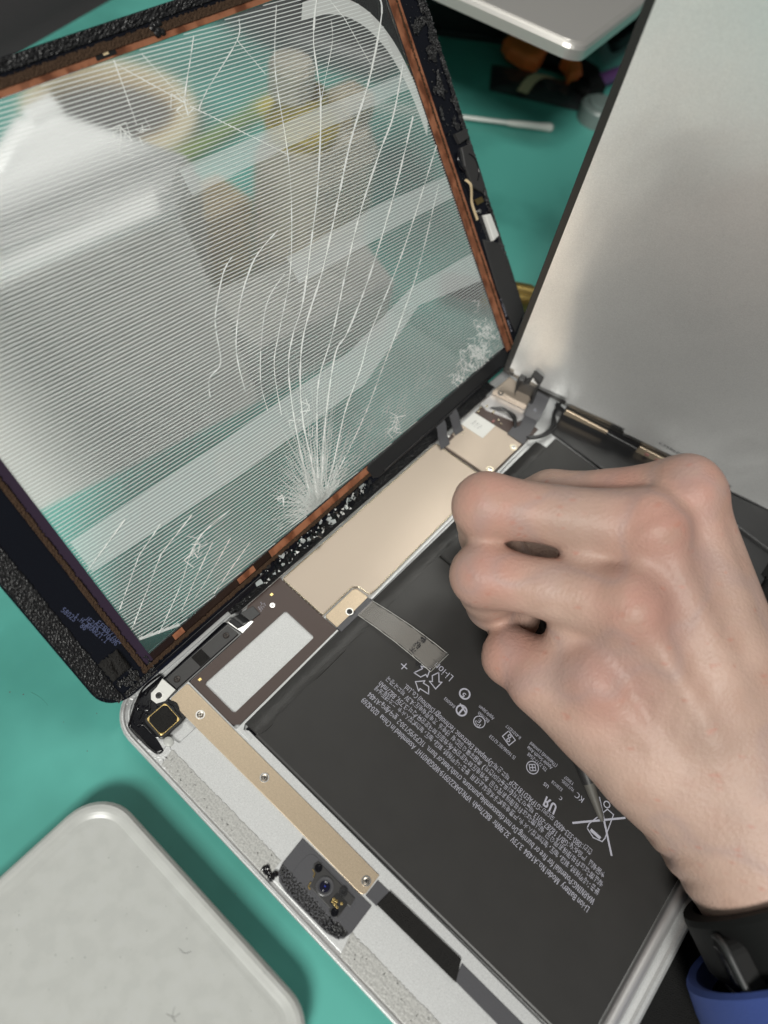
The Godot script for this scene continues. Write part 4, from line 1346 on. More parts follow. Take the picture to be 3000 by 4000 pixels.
		obj("brown_gasket", mb, M.brown_foam, t)
	mb = MB.new()
	prism(mb, rect(82.0, 149.0, 88.6, 150.8), 0.12, 0.3, 0.05, f)
	var slot := obj("dark_slot", mb, M.black_hole, t)
	mb = MB.new()
	prism(mb, rect(84.5, 149.6, 86.2, 150.3), 0.3, 0.36, 0.0, f)
	obj("slot_contact", mb, M.tan, slot)
	# old black glue on the outer border
	mb = MB.new()
	patch(mb, f, -20.0, -6.0, -13.2, 155.0, 46, 640, func(u, w): return 0.12 + absf(nz.get_noise_2d(u * 3.2, w * 3.2)) * 0.9 if u < -13.6 + nz.get_noise_1d(w * 3.0) * 0.5 - maxf(0.0, w - 60.0) * 0.0 and u > -19.7 and not (u < -16.0 and w < 1.5 - (u + 20.0) * 1.6) else -99.0)
	patch(mb, f, -16.0, 153.4, 214.0, 156.3, 620, 12, func(u, w): return 0.15 + absf(nz.get_noise_2d(u * 3.0, w * 3.0)) * 1.5)
	patch(mb, f, -13.0, -6.6, -1.0, 0.6, 90, 50, func(u, w): return 0.10 + absf(nz.get_noise_2d(u * 3.0, w * 3.0)) * 0.9 if nz.get_noise_2d(u * 0.8, w * 0.8) > 0.02 or w < -4.5 else -99.0)
	obj("black_glue", mb, M.black_glue, t)
	mb = MB.new()
	patch(mb, f, 205.0, 88.0, 216.8, 152.0, 70, 380, func(u, w): return 0.1 + absf(nz.get_noise_2d(u * 3.4, w * 3.4)) * 1.3 if nz.get_noise_2d(u * 0.5, w * 0.35) > 0.05 or u > 214.5 else -99.0)
	patch(mb, f, 213.4, 2.0, 217.0, 88.0, 24, 420, func(u, w): return 0.1 + absf(nz.get_noise_2d(u * 3.4, w * 3.4)) * 1.3 if u > 214.2 + nz.get_noise_1d(w * 2.0) * 1.2 else -99.0)
	obj("black_glue", mb, M.black_glue, t)
	mb = MB.new()
	var lump := func(p: Vector2, r: float):
		lathe(mb, [[r, 0.0], [r * 0.9, r * 0.5], [r * 0.5, r * 0.85], [0.0, r * 0.9]], [at(f, p.x, p.y, 0.1), f[1] * rng.randf_range(0.6, 1.3), f[2] * rng.randf_range(0.6, 1.3), f[3]], 7)
	for k in 160:
		lump.call(V(rng.randf_range(205.5, 217.0), rng.randf_range(4.0, 150.0)), rng.randf_range(0.12, 0.42))
	for k in 120:
		lump.call(V(rng.randf_range(-19.8, -13.5), rng.randf_range(-4.0, 150.0)), rng.randf_range(0.08, 0.3))
	for k in 90:
		lump.call(V(rng.randf_range(0.0, 150.0), rng.randf_range(152.0, 156.0)), rng.randf_range(0.1, 0.5))
	for k in 24:
		lump.call(V(104.0 + rng.randf_range(-1.6, 1.6), 151.5 + rng.randf_range(-1.4, 1.4)), rng.randf_range(0.5, 1.1))
	obj("glue_lump", mb, M.black_glue, t, "stuff")
	# foam block at the corner and dotted print
	mb = MB.new()
	var ff := [at(f, -10.0, 4.8, 0.0), f[1], f[2], f[3]]
	patch(mb, ff, -3.7, -4.2, 3.7, 4.2, 50, 56, func(u, w):
		var d := maxf(absf(u) / 3.5, absf(w) / 4.0)
		return -99.0 if d > 1.02 + nz.get_noise_2d(u * 3.0, w * 3.0) * 0.12 else 1.9 * (1.0 - pow(minf(d, 1.0), 7.0)) + nz.get_noise_2d(u * 4.0, w * 4.0) * 0.4 - 0.7 * exp(-pow((u + 0.3 - w * 0.12) / 0.6, 2.0)) * exp(-pow(w / 2.6, 4.0)))
	obj("foam_block", mb, M.foam, t)
	mb = MB.new()
	lathe(mb, [[0.9, 0.0], [0.8, 0.4], [0.0, 0.55]], [at(f, -7.2, -3.8, 0.0), f[1], f[2], f[3]], 7)
	obj("foam_crumb", mb, M.foam, t)
	var rows := ["5802S  86", "1.H ARAR21.I", "JE204 770496", "EEB97704"]
	for k in 4:
		write("dot_print", rows[k], [at(f, -12.6 + k * 1.75, [29.5, 25.5, 23.0, 19.5][k], 0.03), -f[2] * 0.985 + f[1] * 0.17, f[1] * 0.985 + f[2] * 0.17, f[3]], 2.0, [9.5, 13.0, 13.5, 10.5][k], M.print_dim, t, "Droid Sans Mono")
	# home button assembly on the right border
	mb = MB.new()
	prism(mb, PackedVector2Array([V(208.3, 87.4), V(215.2, 87.0), V(215.6, 83.6), V(209.2, 83.4)]), 0.0, 1.6, 0.2, f)
	obj("grey_block", mb, M.bar_plastic, t)
	mb = MB.new()
	prism(mb, PackedVector2Array([V(209.8, 81.8), V(215.2, 81.4), V(216.4, 74.0), V(216.4, 64.0), V(213.5, 62.5), V(208.9, 66.5), V(208.4, 75.0)]), 0.0, 1.3, 0.4, f)
	var hb := obj("home_button_bracket", mb, M.bar_plastic, t)
	mb = MB.new()
	var arc := []
	for k in 14:
		var a := -1.1 + 2.2 * k / 13.0
		arc.append(at(f, 209.8 + 5.6 * cos(a), 73.0 + 6.0 * sin(a), 1.42))
	tube(mb, arc, 0.22, 0.22, 6)
	arc = []
	for k in 12:
		var a := PI - 0.9 + 1.8 * k / 11.0
		arc.append(at(f, 210.3 + 4.4 * cos(a), 77.0 + 4.6 * sin(a), 0.7))
	tube(mb, arc, 0.65, 0.65, 8)
	obj("button_ring", mb, M.black_gloss, hb)
	mb = MB.new()
	ribbon(mb, spline([at(f, 206.2, 70.5, 0.9), at(f, 207.6, 68.0, 1.5), at(f, 207.4, 65.2, 1.0), at(f, 206.2, 61.0, 0.4), at(f, 206.4, 54.0, 0.3)], 5), f[1] * 0.7, 0.06, f[3])
	obj("gold_flex", mb, M.tan, t)
	mb = MB.new()
	prism(mb, PackedVector2Array([V(208.4, 61.6), V(213.0, 61.1), V(213.4, 58.9), V(208.9, 59.1)]), 0.0, 0.6, 0.1, f)
	obj("gold_plate", mb, M.gold, t)
	mb = MB.new()
	lathe(mb, [[0.9, 0.0], [0.85, 0.8], [0.4, 1.1], [0.0, 1.1]], [at(f, 208.9, 56.6, 0.0), f[1], f[2], f[3]], 12)
	obj("solder_dot", mb, M.silver, t)
	mb = MB.new()
	prism(mb, PackedVector2Array([V(210.1, 54.4), V(213.6, 53.4), V(214.5, 43.6), V(210.4, 43.2)]), 0.0, 2.0, 0.5, f)
	obj("silver_cover", mb, M.paper, t)
	mb = MB.new()
	prism(mb, PackedVector2Array([V(205.6, 46.0), V(214.6, 40.6), V(217.2, 32.0), V(217.0, 8.0), V(207.0, 2.6), V(204.6, 24.0)]), 0.0, 0.6, 0.25, f)
	obj("black_tape", mb, M.bar_plastic, t)
	write("dot_print", "Y-0095 4018", [at(f, 204.2, 20.0, 0.15), -f[2], f[1], f[3]], 1.3, 16.0, M.print_light, t, "Droid Sans Mono")
	# long black flex cover along the hinge
	mb = MB.new()
	prism(mb, PackedVector2Array([V(103.5, -0.9), V(105.0, 0.2), V(194.0, 0.2), V(197.0, -1.0), V(197.0, -6.5), V(107.0, -6.8), V(104.5, -5.5)]), 0.13, 0.9, 0.3, f)
	obj("hinge_flex", mb, M.black_plastic, t)
	mb = MB.new()
	tube(mb, [at(f, -3.0, -5.4, 0.5), at(f, 46.0, -5.4, 0.4)], 0.5, 0.5, 8)
	tube(mb, [at(f, 110.0, -5.9, 1.2), at(f, 190.0, -5.6, 1.2)], 0.35, 0.35, 8)
	obj("border_bead", mb, M.black_gloss, t)
	cracks(t)


func crack_line(mb: MB, pts: Array, w0: float, w1: float, h: float):
	var f := GL
	if pts.size() > 3:
		var lifted := []
		for q in pts:
			lifted.append(Vector3(q.x, q.y, 0))
		pts = []
		for q in spline(lifted, 5):
			pts.append(V(q.x, q.y))
	var fine := [pts[0]]
	for i in pts.size() - 1:
		var a: Vector2 = pts[i]
		var b: Vector2 = pts[i + 1]
		var k := maxi(1, int(a.distance_to(b) / 2.2))
		var o := Vector2(-(b - a).y, (b - a).x).normalized()
		for j in range(1, k + 1):
			var p := a.lerp(b, float(j) / k)
			fine.append(p + o * (rng.randf_range(-0.06, 0.06) if j < k else 0.0))
	var n := fine.size()
	for i in n - 1:
		var a: Vector2 = fine[i]
		var b: Vector2 = fine[i + 1]
		var o := Vector2(-(b - a).y, (b - a).x).normalized()
		var r := lerpf(w0, w1, float(i) / n) * rng.randf_range(0.4, 1.3)
		mb.quad(at(f, a.x - o.x * r, a.y - o.y * r, h), at(f, b.x - o.x * r, b.y - o.y * r, h), at(f, b.x + o.x * r, b.y + o.y * r, h), at(f, a.x + o.x * r, a.y + o.y * r, h), f[3])


func cracks(t: Node3D):
	var long := [
		[V(149, 147), V(142, 137), V(137, 128), V(130, 109), V(122, 93), V(110, 75), V(96, 61), V(88, 52), V(82, 37)],
		[V(168, 147), V(158, 134), V(151, 117), V(136, 95), V(126, 83), V(110, 65), V(101, 58), V(93, 49), V(85, 31), V(77, 6)],
		[V(169, 138), V(166, 132), V(157, 123), V(151, 117)],
		[V(170, 146), V(175, 137), V(180, 119)],
		[V(194, 140), V(193, 134), V(176, 117), V(158, 103), V(141, 87), V(124, 71), V(105, 56), V(95, 43), V(88, 29), V(84, 16), V(79, 3)],
		[V(195, 117), V(181, 103), V(169, 95), V(150, 81), V(134, 67), V(116, 50), V(102, 39), V(93, 26), V(80, 4)],
		[V(133, 147), V(129, 142), V(111, 133), V(105, 129)], [V(129, 142), V(134, 131)], [V(115, 147), V(102, 133), V(101, 129)], [V(96, 147), V(102, 133)], [V(87, 148), V(84, 132)], [V(87, 147), V(102, 132)], [V(103, 131), V(111, 124), V(129, 108)],
		[V(93, 89), V(87, 86), V(78, 77), V(75, 72), V(71, 63), V(65, 61), V(62, 56)], [V(113, 89), V(100, 85), V(89, 77), V(81, 68), V(77, 61), V(74, 51)], [V(108, 76), V(98, 72), V(90, 64), V(81, 51), V(78, 41)],
		[V(191, 100), V(167, 79), V(141, 59), V(122, 47), V(113, 43), V(96, 24), V(81, 3)], [V(198, 87), V(170, 66), V(152, 54), V(132, 42), V(121, 33), V(106, 23), V(92, 10), V(81, 1)], [V(192, 74), V(163, 49), V(131, 28), V(110, 15), V(81, 1)],
		[V(18, 40), V(12, 38), V(0, 34)], [V(26, 32), V(15, 28), V(1, 18)], [V(36, 28), V(21, 24), V(0, 10)], [V(48, 21), V(33, 20), V(20, 11), V(6, 3)], [V(37, 16), V(26, 10), V(16, 4)], [V(43, 13), V(34, 9), V(21, 4)], [V(48, 7), V(37, 4), V(28, 1)],
	]
	var wide := [0.16, 0.26, 0.12, 0.1, 0.3, 0.26, 0.13, 0.09, 0.16, 0.09, 0.11, 0.1, 0.1, 0.16, 0.18, 0.14, 0.26, 0.2, 0.16, 0.16, 0.14, 0.14, 0.14, 0.12, 0.12, 0.1]
	for i in long.size():
		var mb := MB.new()
		crack_line(mb, long[i], wide[i] * 1.25, wide[i] * 1.05, -0.28 + i * 0.002)
		if wide[i] > 0.15:
			crack_line(mb, long[i].slice(1), 0.09, 0.09, -0.3 + i * 0.002)
		obj("crack", mb, M.crack, t)
	# the fan of fine cracks round the point of impact
	var mb := MB.new()
	for k in 230:
		var a := rng.randf_range(0.04, PI - 0.05)
		var l := rng.randf_range(6.0, 22.0) * (1.0 + 1.7 * exp(-pow((a - 1.0) / 0.5, 2.0)))
		var bend := rng.randf_range(-0.25, 0.25)
		var s := V(79.0 + rng.randf_range(-4.0, 4.0), 0.6)
		crack_line(mb, [s + V(cos(a), sin(a)) * rng.randf_range(0.0, 2.0), s + V(cos(a), sin(a)) * l * 0.5, s + V(cos(a + bend * 0.3), sin(a + bend * 0.3)) * l], 0.13, 0.05, -0.2)
	for k in 60:
		var s := V(rng.randf_range(84.0, 150.0), 0.0)
		s.y = rng.randf_range(1.0, 10.0) + (s.x - 80.0) * 0.06
		crack_line(mb, [s, s + V(rng.randf_range(3, 9), rng.randf_range(1.0, 6.0))], 0.07, 0.03, -0.19)
	obj("impact_fan", mb, M.crack_faint, t, "stuff")
	mb = MB.new()
	for q in [[181.0, 6.0, 9.0, 4.5, 80], [166.0, 4.0, 5.0, 2.5, 14], [124.0, 4.5, 4.0, 3.0, 8], [190.0, 13.0, 3.5, 7.0, 30], [66.0, 10.0, 1.4, 1.4, 3], [30.5, 17.5, 1.5, 2.4, 6], [102.0, 132.0, 1.5, 1.5, 6], [80.0, 130.0, 5.0, 2.5, 9], [86.0, 30.0, 3.0, 5.0, 6]]:
		for k in q[4]:
			var s := V(q[0] + rng.randfn() * q[2] * 0.55, maxf(0.5, q[1] + rng.randfn() * q[3] * 0.55))
			var a := rng.randf() * TAU
			var l := rng.randf_range(0.8, 5.0)
			crack_line(mb, [s, s + V(cos(a), sin(a)) * l, s + V(cos(a + 0.9), sin(a + 0.9)) * l * 1.2], 0.14, 0.07, -0.17)
	obj("splinter_crack", mb, M.crack, t, "stuff")
	# broken pieces lying along the burst border
	var f := GL
	for k in 80:
		var u := rng.randf_range(42.0, 104.0)
		var w := rng.randf_range(-8.6, -4.6)
		var r := rng.randf_range(0.5, 1.9)
		var tilt := Basis(Vector3(rng.randf_range(-1, 1), rng.randf_range(-1, 1), rng.randf_range(-1, 1)).normalized(), rng.randf_range(0.1, 0.7))
		var g := [at(f, u, w, rng.randf_range(-0.4, 0.8)), tilt * f[1], tilt * f[2], tilt * f[3]]
		var p := PackedVector2Array()
		var n := rng.randi_range(3, 5)
		for i in n:
			p.append(V(cos(TAU * i / n + 0.5) * r * rng.randf_range(0.6, 1.3), sin(TAU * i / n + 0.5) * r * rng.randf_range(0.5, 1.0)))
		mb = MB.new()
		prism(mb, p, -0.25, 0.25, 0.0, g, true)
		obj("glass_shard", mb, M.shard_black if k % 4 else M.shard, t)
	mb = MB.new()
	for k in 80:
		var u := rng.randf_range(44.0, 100.0)
		var w := rng.randf_range(-8.8, -4.2)
		var r := rng.randf_range(0.12, 0.7)
		var a := rng.randf() * TAU
		var o := at(f, u, w, rng.randf_range(0.2, 1.1))
		var d: Vector3 = f[1] * cos(a) + f[2] * sin(a)
		var e: Vector3 = f[2] * cos(a) - f[1] * sin(a) + f[3] * rng.randf_range(-0.8, 0.8)
		mb.tri(o + d * r, o - d * r * 0.5 + e * r, o - d * r * 0.6 - e * r)
	obj("glass_crumb", mb, M.crack_faint, t, "stuff")


# ---------------------------------------------------------------- the display panel, standing on its lower edge
var LP := [Vector3(208.731, 9.0, 3.281), Vector3(0.25899117, 0.0079649, 0.96584685), Vector3(-0.15568872, 0.98723433, 0.03360655), Vector3(-0.95324949, -0.15907526, 0.25692502)]


func display_panel():
	var t := thing("display_panel", "tall silver backed display panel standing upright on the tablet's far end", "display panel", LP[0])
	var f := LP
	var mb := MB.new()
	prism(mb, PackedVector2Array([V(0, 6.5), V(30, 3.0), V(67, 0), V(156, -3), V(156, 206), V(0, 206)]), -2.4, 0.0, 0.25, f, true)
	obj("panel_frame", mb, M.panel_frame, t)
	mb = MB.new()
	var nz := FastNoiseLite.new()
	nz.seed = 77
	nz.frequency = 0.012
	# the reflector sheet is slightly wavy
	patch(mb, f, 2.6, -3.2, 154.5, 204.0, 60, 80, func(u, w): return 0.12 + nz.get_noise_2d(u, w * 0.6) * 0.9 + 0.5 if w > 7.6 - u * 0.10 or u > 75.0 and w > 0.2 - (u - 75.0) * 0.03 else -99.0)
	var sheet := obj("reflector_sheet", mb, M.panel_back, t)
	write("panel_print", "C39R6PFJN", [at(f, 72.6, 8.0, 1.6), f[1] * 0.99 - f[2] * 0.12, f[2], f[3]], 2.0, 14.5, M.print_dark, sheet, "Droid Sans Mono")
	write("panel_print", "FHR5218", [at(f, 73.2, 2.2, 1.6), f[1] * 0.99 - f[2] * 0.12, f[2], f[3]], 1.8, 10.5, M.print_dark, sheet, "Droid Sans Mono")
	# gold board edge, black tapes and the connector at the lower edge
	mb = MB.new()
	prism(mb, PackedVector2Array([V(32.4, 1.9), V(52.4, 0.3), V(52.4, -1.6), V(32.2, -1.6)]), 0.3, 1.2, 0.2, f)
	prism(mb, PackedVector2Array([V(67.5, 0.4), V(90.0, -1.2), V(90.0, -6.0), V(66.8, -4.6)]), 0.3, 1.2, 0.2, f)
	var gold := obj("gold_board", mb, M.brass_tape, t)
	mb = MB.new()
	for q in [[72.0, -2.4], [77.0, -3.0], [82.0, -3.6]]:
		prism(mb, rrect(q[0] - 1.0, q[1] - 0.7, q[0] + 1.0, q[1] + 0.7, 0.4), 1.2, 1.5, 0.1, f)
	obj("board_part", mb, M.pink, gold)
	mb = MB.new()
	prism(mb, PackedVector2Array([V(27.0, 1.2), V(32.0, -1.7), V(53, -1.8), V(53.0, -9.5), V(30.0, -9.0)]), -1.5, 0.8, 0.3, f, true)
	prism(mb, PackedVector2Array([V(52.6, -0.2), V(67.2, -1.6), V(67.6, -11.0), V(53.2, -9.0)]), -1.5, 1.5, 0.4, f, true)
	prism(mb, PackedVector2Array([V(66.8, -4.8), V(96.0, -6.6), V(96.0, -12.0), V(66.0, -11.0)]), -1.5, 0.9, 0.3, f, true)
	prism(mb, PackedVector2Array([V(96.0, -1.0), V(155.0, -3.0), V(155.0, -8.0), V(96.0, -8.0)]), -1.5, 0.9, 0.3, f, true)
	obj("black_driver_tape", mb, M.black_plastic, t)
	mb = MB.new()
	prism(mb, PackedVector2Array([V(7.6, 8.6), V(8.2, 11.4), V(10.4, 11.6), V(11.0, 10.6), V(12.4, 12.0), V(12.6, 17.0), V(13.2, 17.6), V(17.2, 15.8), V(17.6, 15.0), V(17.0, 10.0), V(18.0, -1.0), V(10.4, -3.5), V(8.6, 1.0)]), 0.9, 4.2, 0.8, f, true)
	obj("flex_connector", mb, M.bar_plastic, t)


# ---------------------------------------------------------------- seen through the touch glass
func things_behind_glass():
	var t := thing("bench_machine", "grey and white bench machine behind the lower left of the cracked glass", "machine", Vector3(60, 0, -110))
	var mb := MB.new()
	prism(mb, PackedVector2Array([V(126, -63.0), V(198, -55), V(208, -84), V(128, -100)]), 0, 32, 2.0)
	obj("machine_base", mb, M.machine_grey, t)
	mb = MB.new()
	var low := ccw(PackedVector2Array([V(-120, -103), V(60, -72), V(128, -62), V(150, -116), V(126, -172), V(106, -168), V(84, -151), V(-120, -176)]))
	var high := ccw(PackedVector2Array([V(-120, -140), V(58, -113), V(125, -103), V(147, -118), V(124, -172), V(106, -167), V(86, -150), V(-120, -175)]))
	wall(mb, low, high, 0, 66, FLAT)
	cap(mb, high, 66, FLAT, true)
	obj("machine_body", mb, M.machine_grey, t)
	mb = MB.new()
	prism(mb, PackedVector2Array([V(-120, -138), V(58, -112.5), V(124, -103.5), V(145, -118), V(122, -171), V(106, -166), V(84, -148), V(-120, -172)]), 66.1, 78, 8.0)
	obj("machine_lid", mb, M.machine_white, t)
	mb = MB.new()
	prism(mb, PackedVector2Array([V(108, -166), V(123, -170), V(121, -160), V(107, -158)]), 74, 82, 3.0)
	tube(mb, spline([Vector3(108, 74, -163), Vector3(92, 66, -158), Vector3(78, 52, -156), Vector3(66, 34, -158)], 6), 6.0, 6.0, 12)
	obj("lid_handle", mb, M.machine_white, t)
	t = thing("tape_roll", "beige tape roll lying behind the white machine lid", "tape roll", Vector3(200, 0, -252))
	mb = MB.new()
	lathe(mb, [[36, 0.2], [44, 0.2], [44.5, 1.0], [44.5, 11], [44, 12], [36, 12], [35.5, 11], [35.5, 1.0], [36, 0.2]], [Vector3(200, 0, -252), Vector3.RIGHT, Vector3.BACK, Vector3.UP], 48)
	obj("tape_winding", mb, M.cream, t)
	mb = MB.new()
	lathe(mb, [[33, 0.2], [35.4, 0.2], [35.4, 12], [33, 12], [33, 0.2]], [Vector3(200, 0, -252), Vector3.RIGHT, Vector3.BACK, Vector3.UP], 48)
	obj("cardboard_core", mb, M.tan, t)
	t = thing("inner_shade", "round dark grey dish painted as shade inside the beige tape roll", "disk", Vector3(200, 0, -252))  # dark round piece put in for the shade inside the roll
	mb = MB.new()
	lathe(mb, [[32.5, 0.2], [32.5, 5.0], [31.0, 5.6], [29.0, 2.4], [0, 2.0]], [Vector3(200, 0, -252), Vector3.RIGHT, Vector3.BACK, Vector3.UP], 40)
	obj("shade_disk", mb, mat("shade_grey", lin(0.12, 0.115, 0.115), 0.6), t)
	t = thing("dark_case", "flat dark case lying on the mat behind the top of the glass", "case", Vector3(375, 0, -265))
	mb = MB.new()
	prism(mb, PackedVector2Array([V(322, -318), V(330, -250), V(362, -196), V(440, -240), V(470, -300), V(400, -350)]), 0.2, 16, 3.0, FLAT)
	obj("case_shell", mb, M.charcoal, t)
	mb = MB.new()
	prism(mb, PackedVector2Array([V(336, -306), V(340, -256), V(364, -212), V(430, -246), V(454, -298), V(398, -338)]), 16.1, 17.4, 0.6, FLAT)
	obj("case_lid", mb, M.cloth_grey, t)
	t = thing("squeeze_bottle", "beige bottle with yellow neck and pale cap behind the glass", "bottle", Vector3(199, 0, -104))
	mb = MB.new()
	prism(mb, rrect(172, -124, 227, -88, 15, 8), 0, 76, 14.0)
	obj("bottle_body", mb, M.bottle_beige, t)
	mb = MB.new()
	lathe(mb, [[14, 72], [15, 77], [10, 84], [8.5, 90]], [Vector3(191, 0, -108), Vector3.RIGHT, Vector3.BACK, Vector3.UP], 24)
	obj("yellow_neck", mb, M.yellow, t)
	mb = MB.new()
	lathe(mb, [[8.6, 89], [8.8, 99], [7.0, 101.5], [0, 102]], [Vector3(186, 0, -110), Vector3.RIGHT, Vector3.BACK, Vector3.UP], 24)
	obj("bottle_cap", mb, M.bottle_beige, t)
	mb = MB.new()
	prism(mb, rrect(206, -113, 224, -97, 4), 73.5, 84, 3.0)
	obj("pump_block", mb, M.cream, t)
	t = thing("cardboard_box", "small brown cardboard box beside the beige bottle", "box", Vector3(160, 0, -128))
	mb = MB.new()
	prism(mb, rect(148, -142, 176, -120), 0, 42, 0.8)
	obj("box_body", mb, M.tan, t)
	mb = MB.new()
	prism(mb, rect(148.5, -141.5, 161.7, -120.5), 42.1, 43.0, 0.3)
	prism(mb, rect(162.1, -141.5, 175.5, -120.5), 42.1, 43.0, 0.3)
	obj("box_flap", mb, M.tan, t)
	t = thing("green_marker", "olive green marker pen lying on the mat beyond the tape roll", "pen", Vector3(250, 4, -215))
	mb = MB.new()
	tube(mb, [Vector3(205, 4.2, -205), Vector3(268, 4.2, -215)], 4.0, 4.0, 14)
	obj("pen_barrel", mb, M.olive, t)
	mb = MB.new()
	tube(mb, [Vector3(268, 4.2, -215), Vector3(290, 4.2, -218.5)], 4.4, 4.0, 14)
	obj("pen_cap", mb, M.yellow, t)
	t = thing("grey_pouch", "dark grey fabric pouch beyond the glass's upper edge", "pouch", Vector3(200, 0, -400))
	mb = MB.new()
	var nz := FastNoiseLite.new()
	nz.seed = 9
	nz.frequency = 0.02
	var pf := [Vector3(180, 0, -425), Vector3(0.96, 0, -0.28), Vector3(0.28, 0, 0.96), Vector3.UP]
	patch(mb, pf, -170, -90, 110, 90, 56, 44, func(u, w):
		var d := maxf(absf(u + 30.0) / 140.0, absf(w) / 90.0)
		return 34.0 * (1.0 - pow(d, 5.0)) + nz.get_noise_2d(u, w) * 5.0 * (1.0 - d))
	obj("pouch_body", mb, M.cloth_grey, t)
	mb = MB.new()
	tube(mb, spline([at(pf, 98, 50, 3), at(pf, 128, 40, 9), at(pf, 140, 10, 10), at(pf, 122, -14, 8), at(pf, 100, -10, 4)], 8), 3.2, 3.2, 10)
	obj("carry_loop", mb, M.rubber, t)


# ---------------------------------------------------------------- beyond the tablet, upper right
func things_far_right():
	# laptop body resting on a dark stand
	var pc := Vector3(324.9, 90.0, -64.44)
	var u := (Vector3(314.89, 90.0, -117.3) - pc).normalized()
	var r := (Vector3(424.54, 79.14, -83.31) - pc)
	r = (r - u * r.dot(u)).normalized()
	var w := r.cross(u).normalized()
	if w.y < 0.0:
		w = -w
	var f := [pc, u, r, w]
	var t := thing("silver_laptop", "silver laptop with rounded corner raised at the upper right edge", "laptop", pc)
	var mb := MB.new()
	prism(mb, rrect(-1.6, -1.6, 230, 300, 9.5, 8), -6.8, -0.2, 2.2, f, true)
	obj("base_case", mb, M.laptop_metal, t)
	mb = MB.new()
	prism(mb, rrect(1.2, 1.2, 227, 297, 8, 8), -0.2, 0.15, 0.2, f)
	obj("top_plate", mb, M.laptop_metal, t)
	t = thing("black_stand", "black stand holding up the silver laptop", "stand", Vector3(520, 0, -140))
	mb = MB.new()
	prism(mb, PackedVector2Array([V(500, -162), V(640, -172), V(640, -300), V(420, -300), V(420, -240)]), 0, 4, 1.0)
	obj("stand_foot", mb, M.charcoal, t)
	mb = MB.new()
	prism(mb, PackedVector2Array([V(420, -290), V(420, -245), V(470, -190), V(600, -185), V(600, -290)]), 4, 62, 3.0)
	obj("stand_post", mb, M.black_plastic, t)
	t = thing("dark_phone", "dark glossy phone leaning below the silver laptop's corner", "phone", Vector3(545, 4, -128))
	mb = MB.new()
	var g := [Vector3(536, 10, -127), Vector3(0.72, 0, -0.69), Vector3(0.5, 0.7, 0.5).normalized(), Vector3(-0.5, 0.72, -0.5).normalized()]
	prism(mb, rrect(-5, -8, 110, 50, 6), 0, 7, 1.2, g, true)
	obj("phone_case", mb, M.charcoal, t)
	t = thing("cotton_swab", "white cotton swab lying on the green mat", "cotton swab", Vector3(380, 2, -128))
	mb = MB.new()
	tube(mb, [Vector3(310, 2.6, -212), Vector3(345, 2.6, -172), Vector3(398, 2.6, -118)], 1.25, 1.25, 10)
	obj("swab_stick", mb, M.paper, t)
	mb = MB.new()
	tube(mb, [Vector3(393, 2.6, -123), Vector3(396, 2.6, -120), Vector3(402, 2.7, -114), Vector3(408, 2.7, -108), Vector3(411, 2.7, -105.2), Vector3(412.4, 2.7, -103.8)], 1.6, 2.6, 12)
	lathe(mb, [[2.6, 0], [2.4, 1.2], [1.4, 2.2], [0, 2.6]], [Vector3(412.3, 2.7, -103.9), Vector3.UP, Vector3(0.707, 0, -0.707), Vector3(0.707, 0, 0.707)], 12)
	obj("cotton_bud", mb, M.cotton, t)
	t = thing("orange_pliers", "pliers with orange and black grips under the laptop corner", "pliers", Vector3(468, 0, -150))
	mb = MB.new()
	prism(mb, PackedVector2Array([V(452, -154), V(457, -147), V(466, -149), V(486, -156), V(491, -163), V(486, -174), V(474, -180), V(460, -178), V(453, -168)]), 4, 13, 3.0, FLAT, true)
	obj("grip", mb, M.orange, t)
	mb = MB.new()
	prism(mb, PackedVector2Array([V(466, -121), V(474, -121), V(484, -128), V(490, -136), V(487, -142), V(478, -141), V(474, -133), V(465, -126)]), 4, 12, 3.0, FLAT, true)
	obj("grip", mb, M.orange, t)
	mb = MB.new()
	prism(mb, PackedVector2Array([V(470, -158), V(490, -160), V(502, -146), V(500, -122), V(484, -106), V(466, -108), V(462, -122), V(480, -134), V(478, -144)]), 0.2, 8, 3.0)
	obj("handle_core", mb, M.rubber, t)
	t = thing("dark_bag", "crumpled dark plastic bag with a tan strip on the mat", "bag", Vector3(450, 0, -138))
	mb = MB.new()
	var nz := FastNoiseLite.new()
	nz.seed = 19
	nz.frequency = 0.06
	var bf := [Vector3(449, 0, -138), Vector3(0.55, 0, 0.83), Vector3(0.83, 0, -0.55), Vector3.UP]
	patch(mb, bf, -32, -17, 32, 17, 40, 24, func(a, b):
		var d := maxf(absf(a) / 32.0, absf(b) / 17.0)
		return 0.3 + 4.0 * (1.0 - pow(d, 4.0)) + nz.get_noise_2d(a, b) * 3.0 * (1.0 - d))
	obj("bag_film", mb, M.charcoal, t)
	mb = MB.new()
	ribbon(mb, spline([Vector3(426, 5.5, -136), Vector3(438, 7.5, -139), Vector3(450, 7.0, -140), Vector3(460, 5, -137)], 5), Vector3(1.5, 0, 3.2), 0.3)
	obj("tan_strip", mb, M.tan, t)
	t = thing("purple_screwdriver", "purple handled tool peeking out beside the display panel", "screwdriver", Vector3(505, 5, -113))
	mb = MB.new()
	tube(mb, [Vector3(484, 5.2, -114), Vector3(520, 5.2, -109)], 4.6, 4.6, 14)
	obj("handle", mb, M.purple, t)
	mb = MB.new()
	tube(mb, [Vector3(470, 5.2, -116), Vector3(484, 5.2, -114)], 6.5, 5.5, 14)
	obj("end_cap", mb, M.rubber, t)
	t = thing("plastic_cap", "pale translucent plastic cap half hidden behind the display panel", "cap", Vector3(452, 0, -94))
	mb = MB.new()
	lathe(mb, [[13, 0.1], [13, 9], [12, 10.5], [0, 11]], [Vector3(452, 0, -92), Vector3.RIGHT, Vector3.BACK, Vector3.UP], 28)
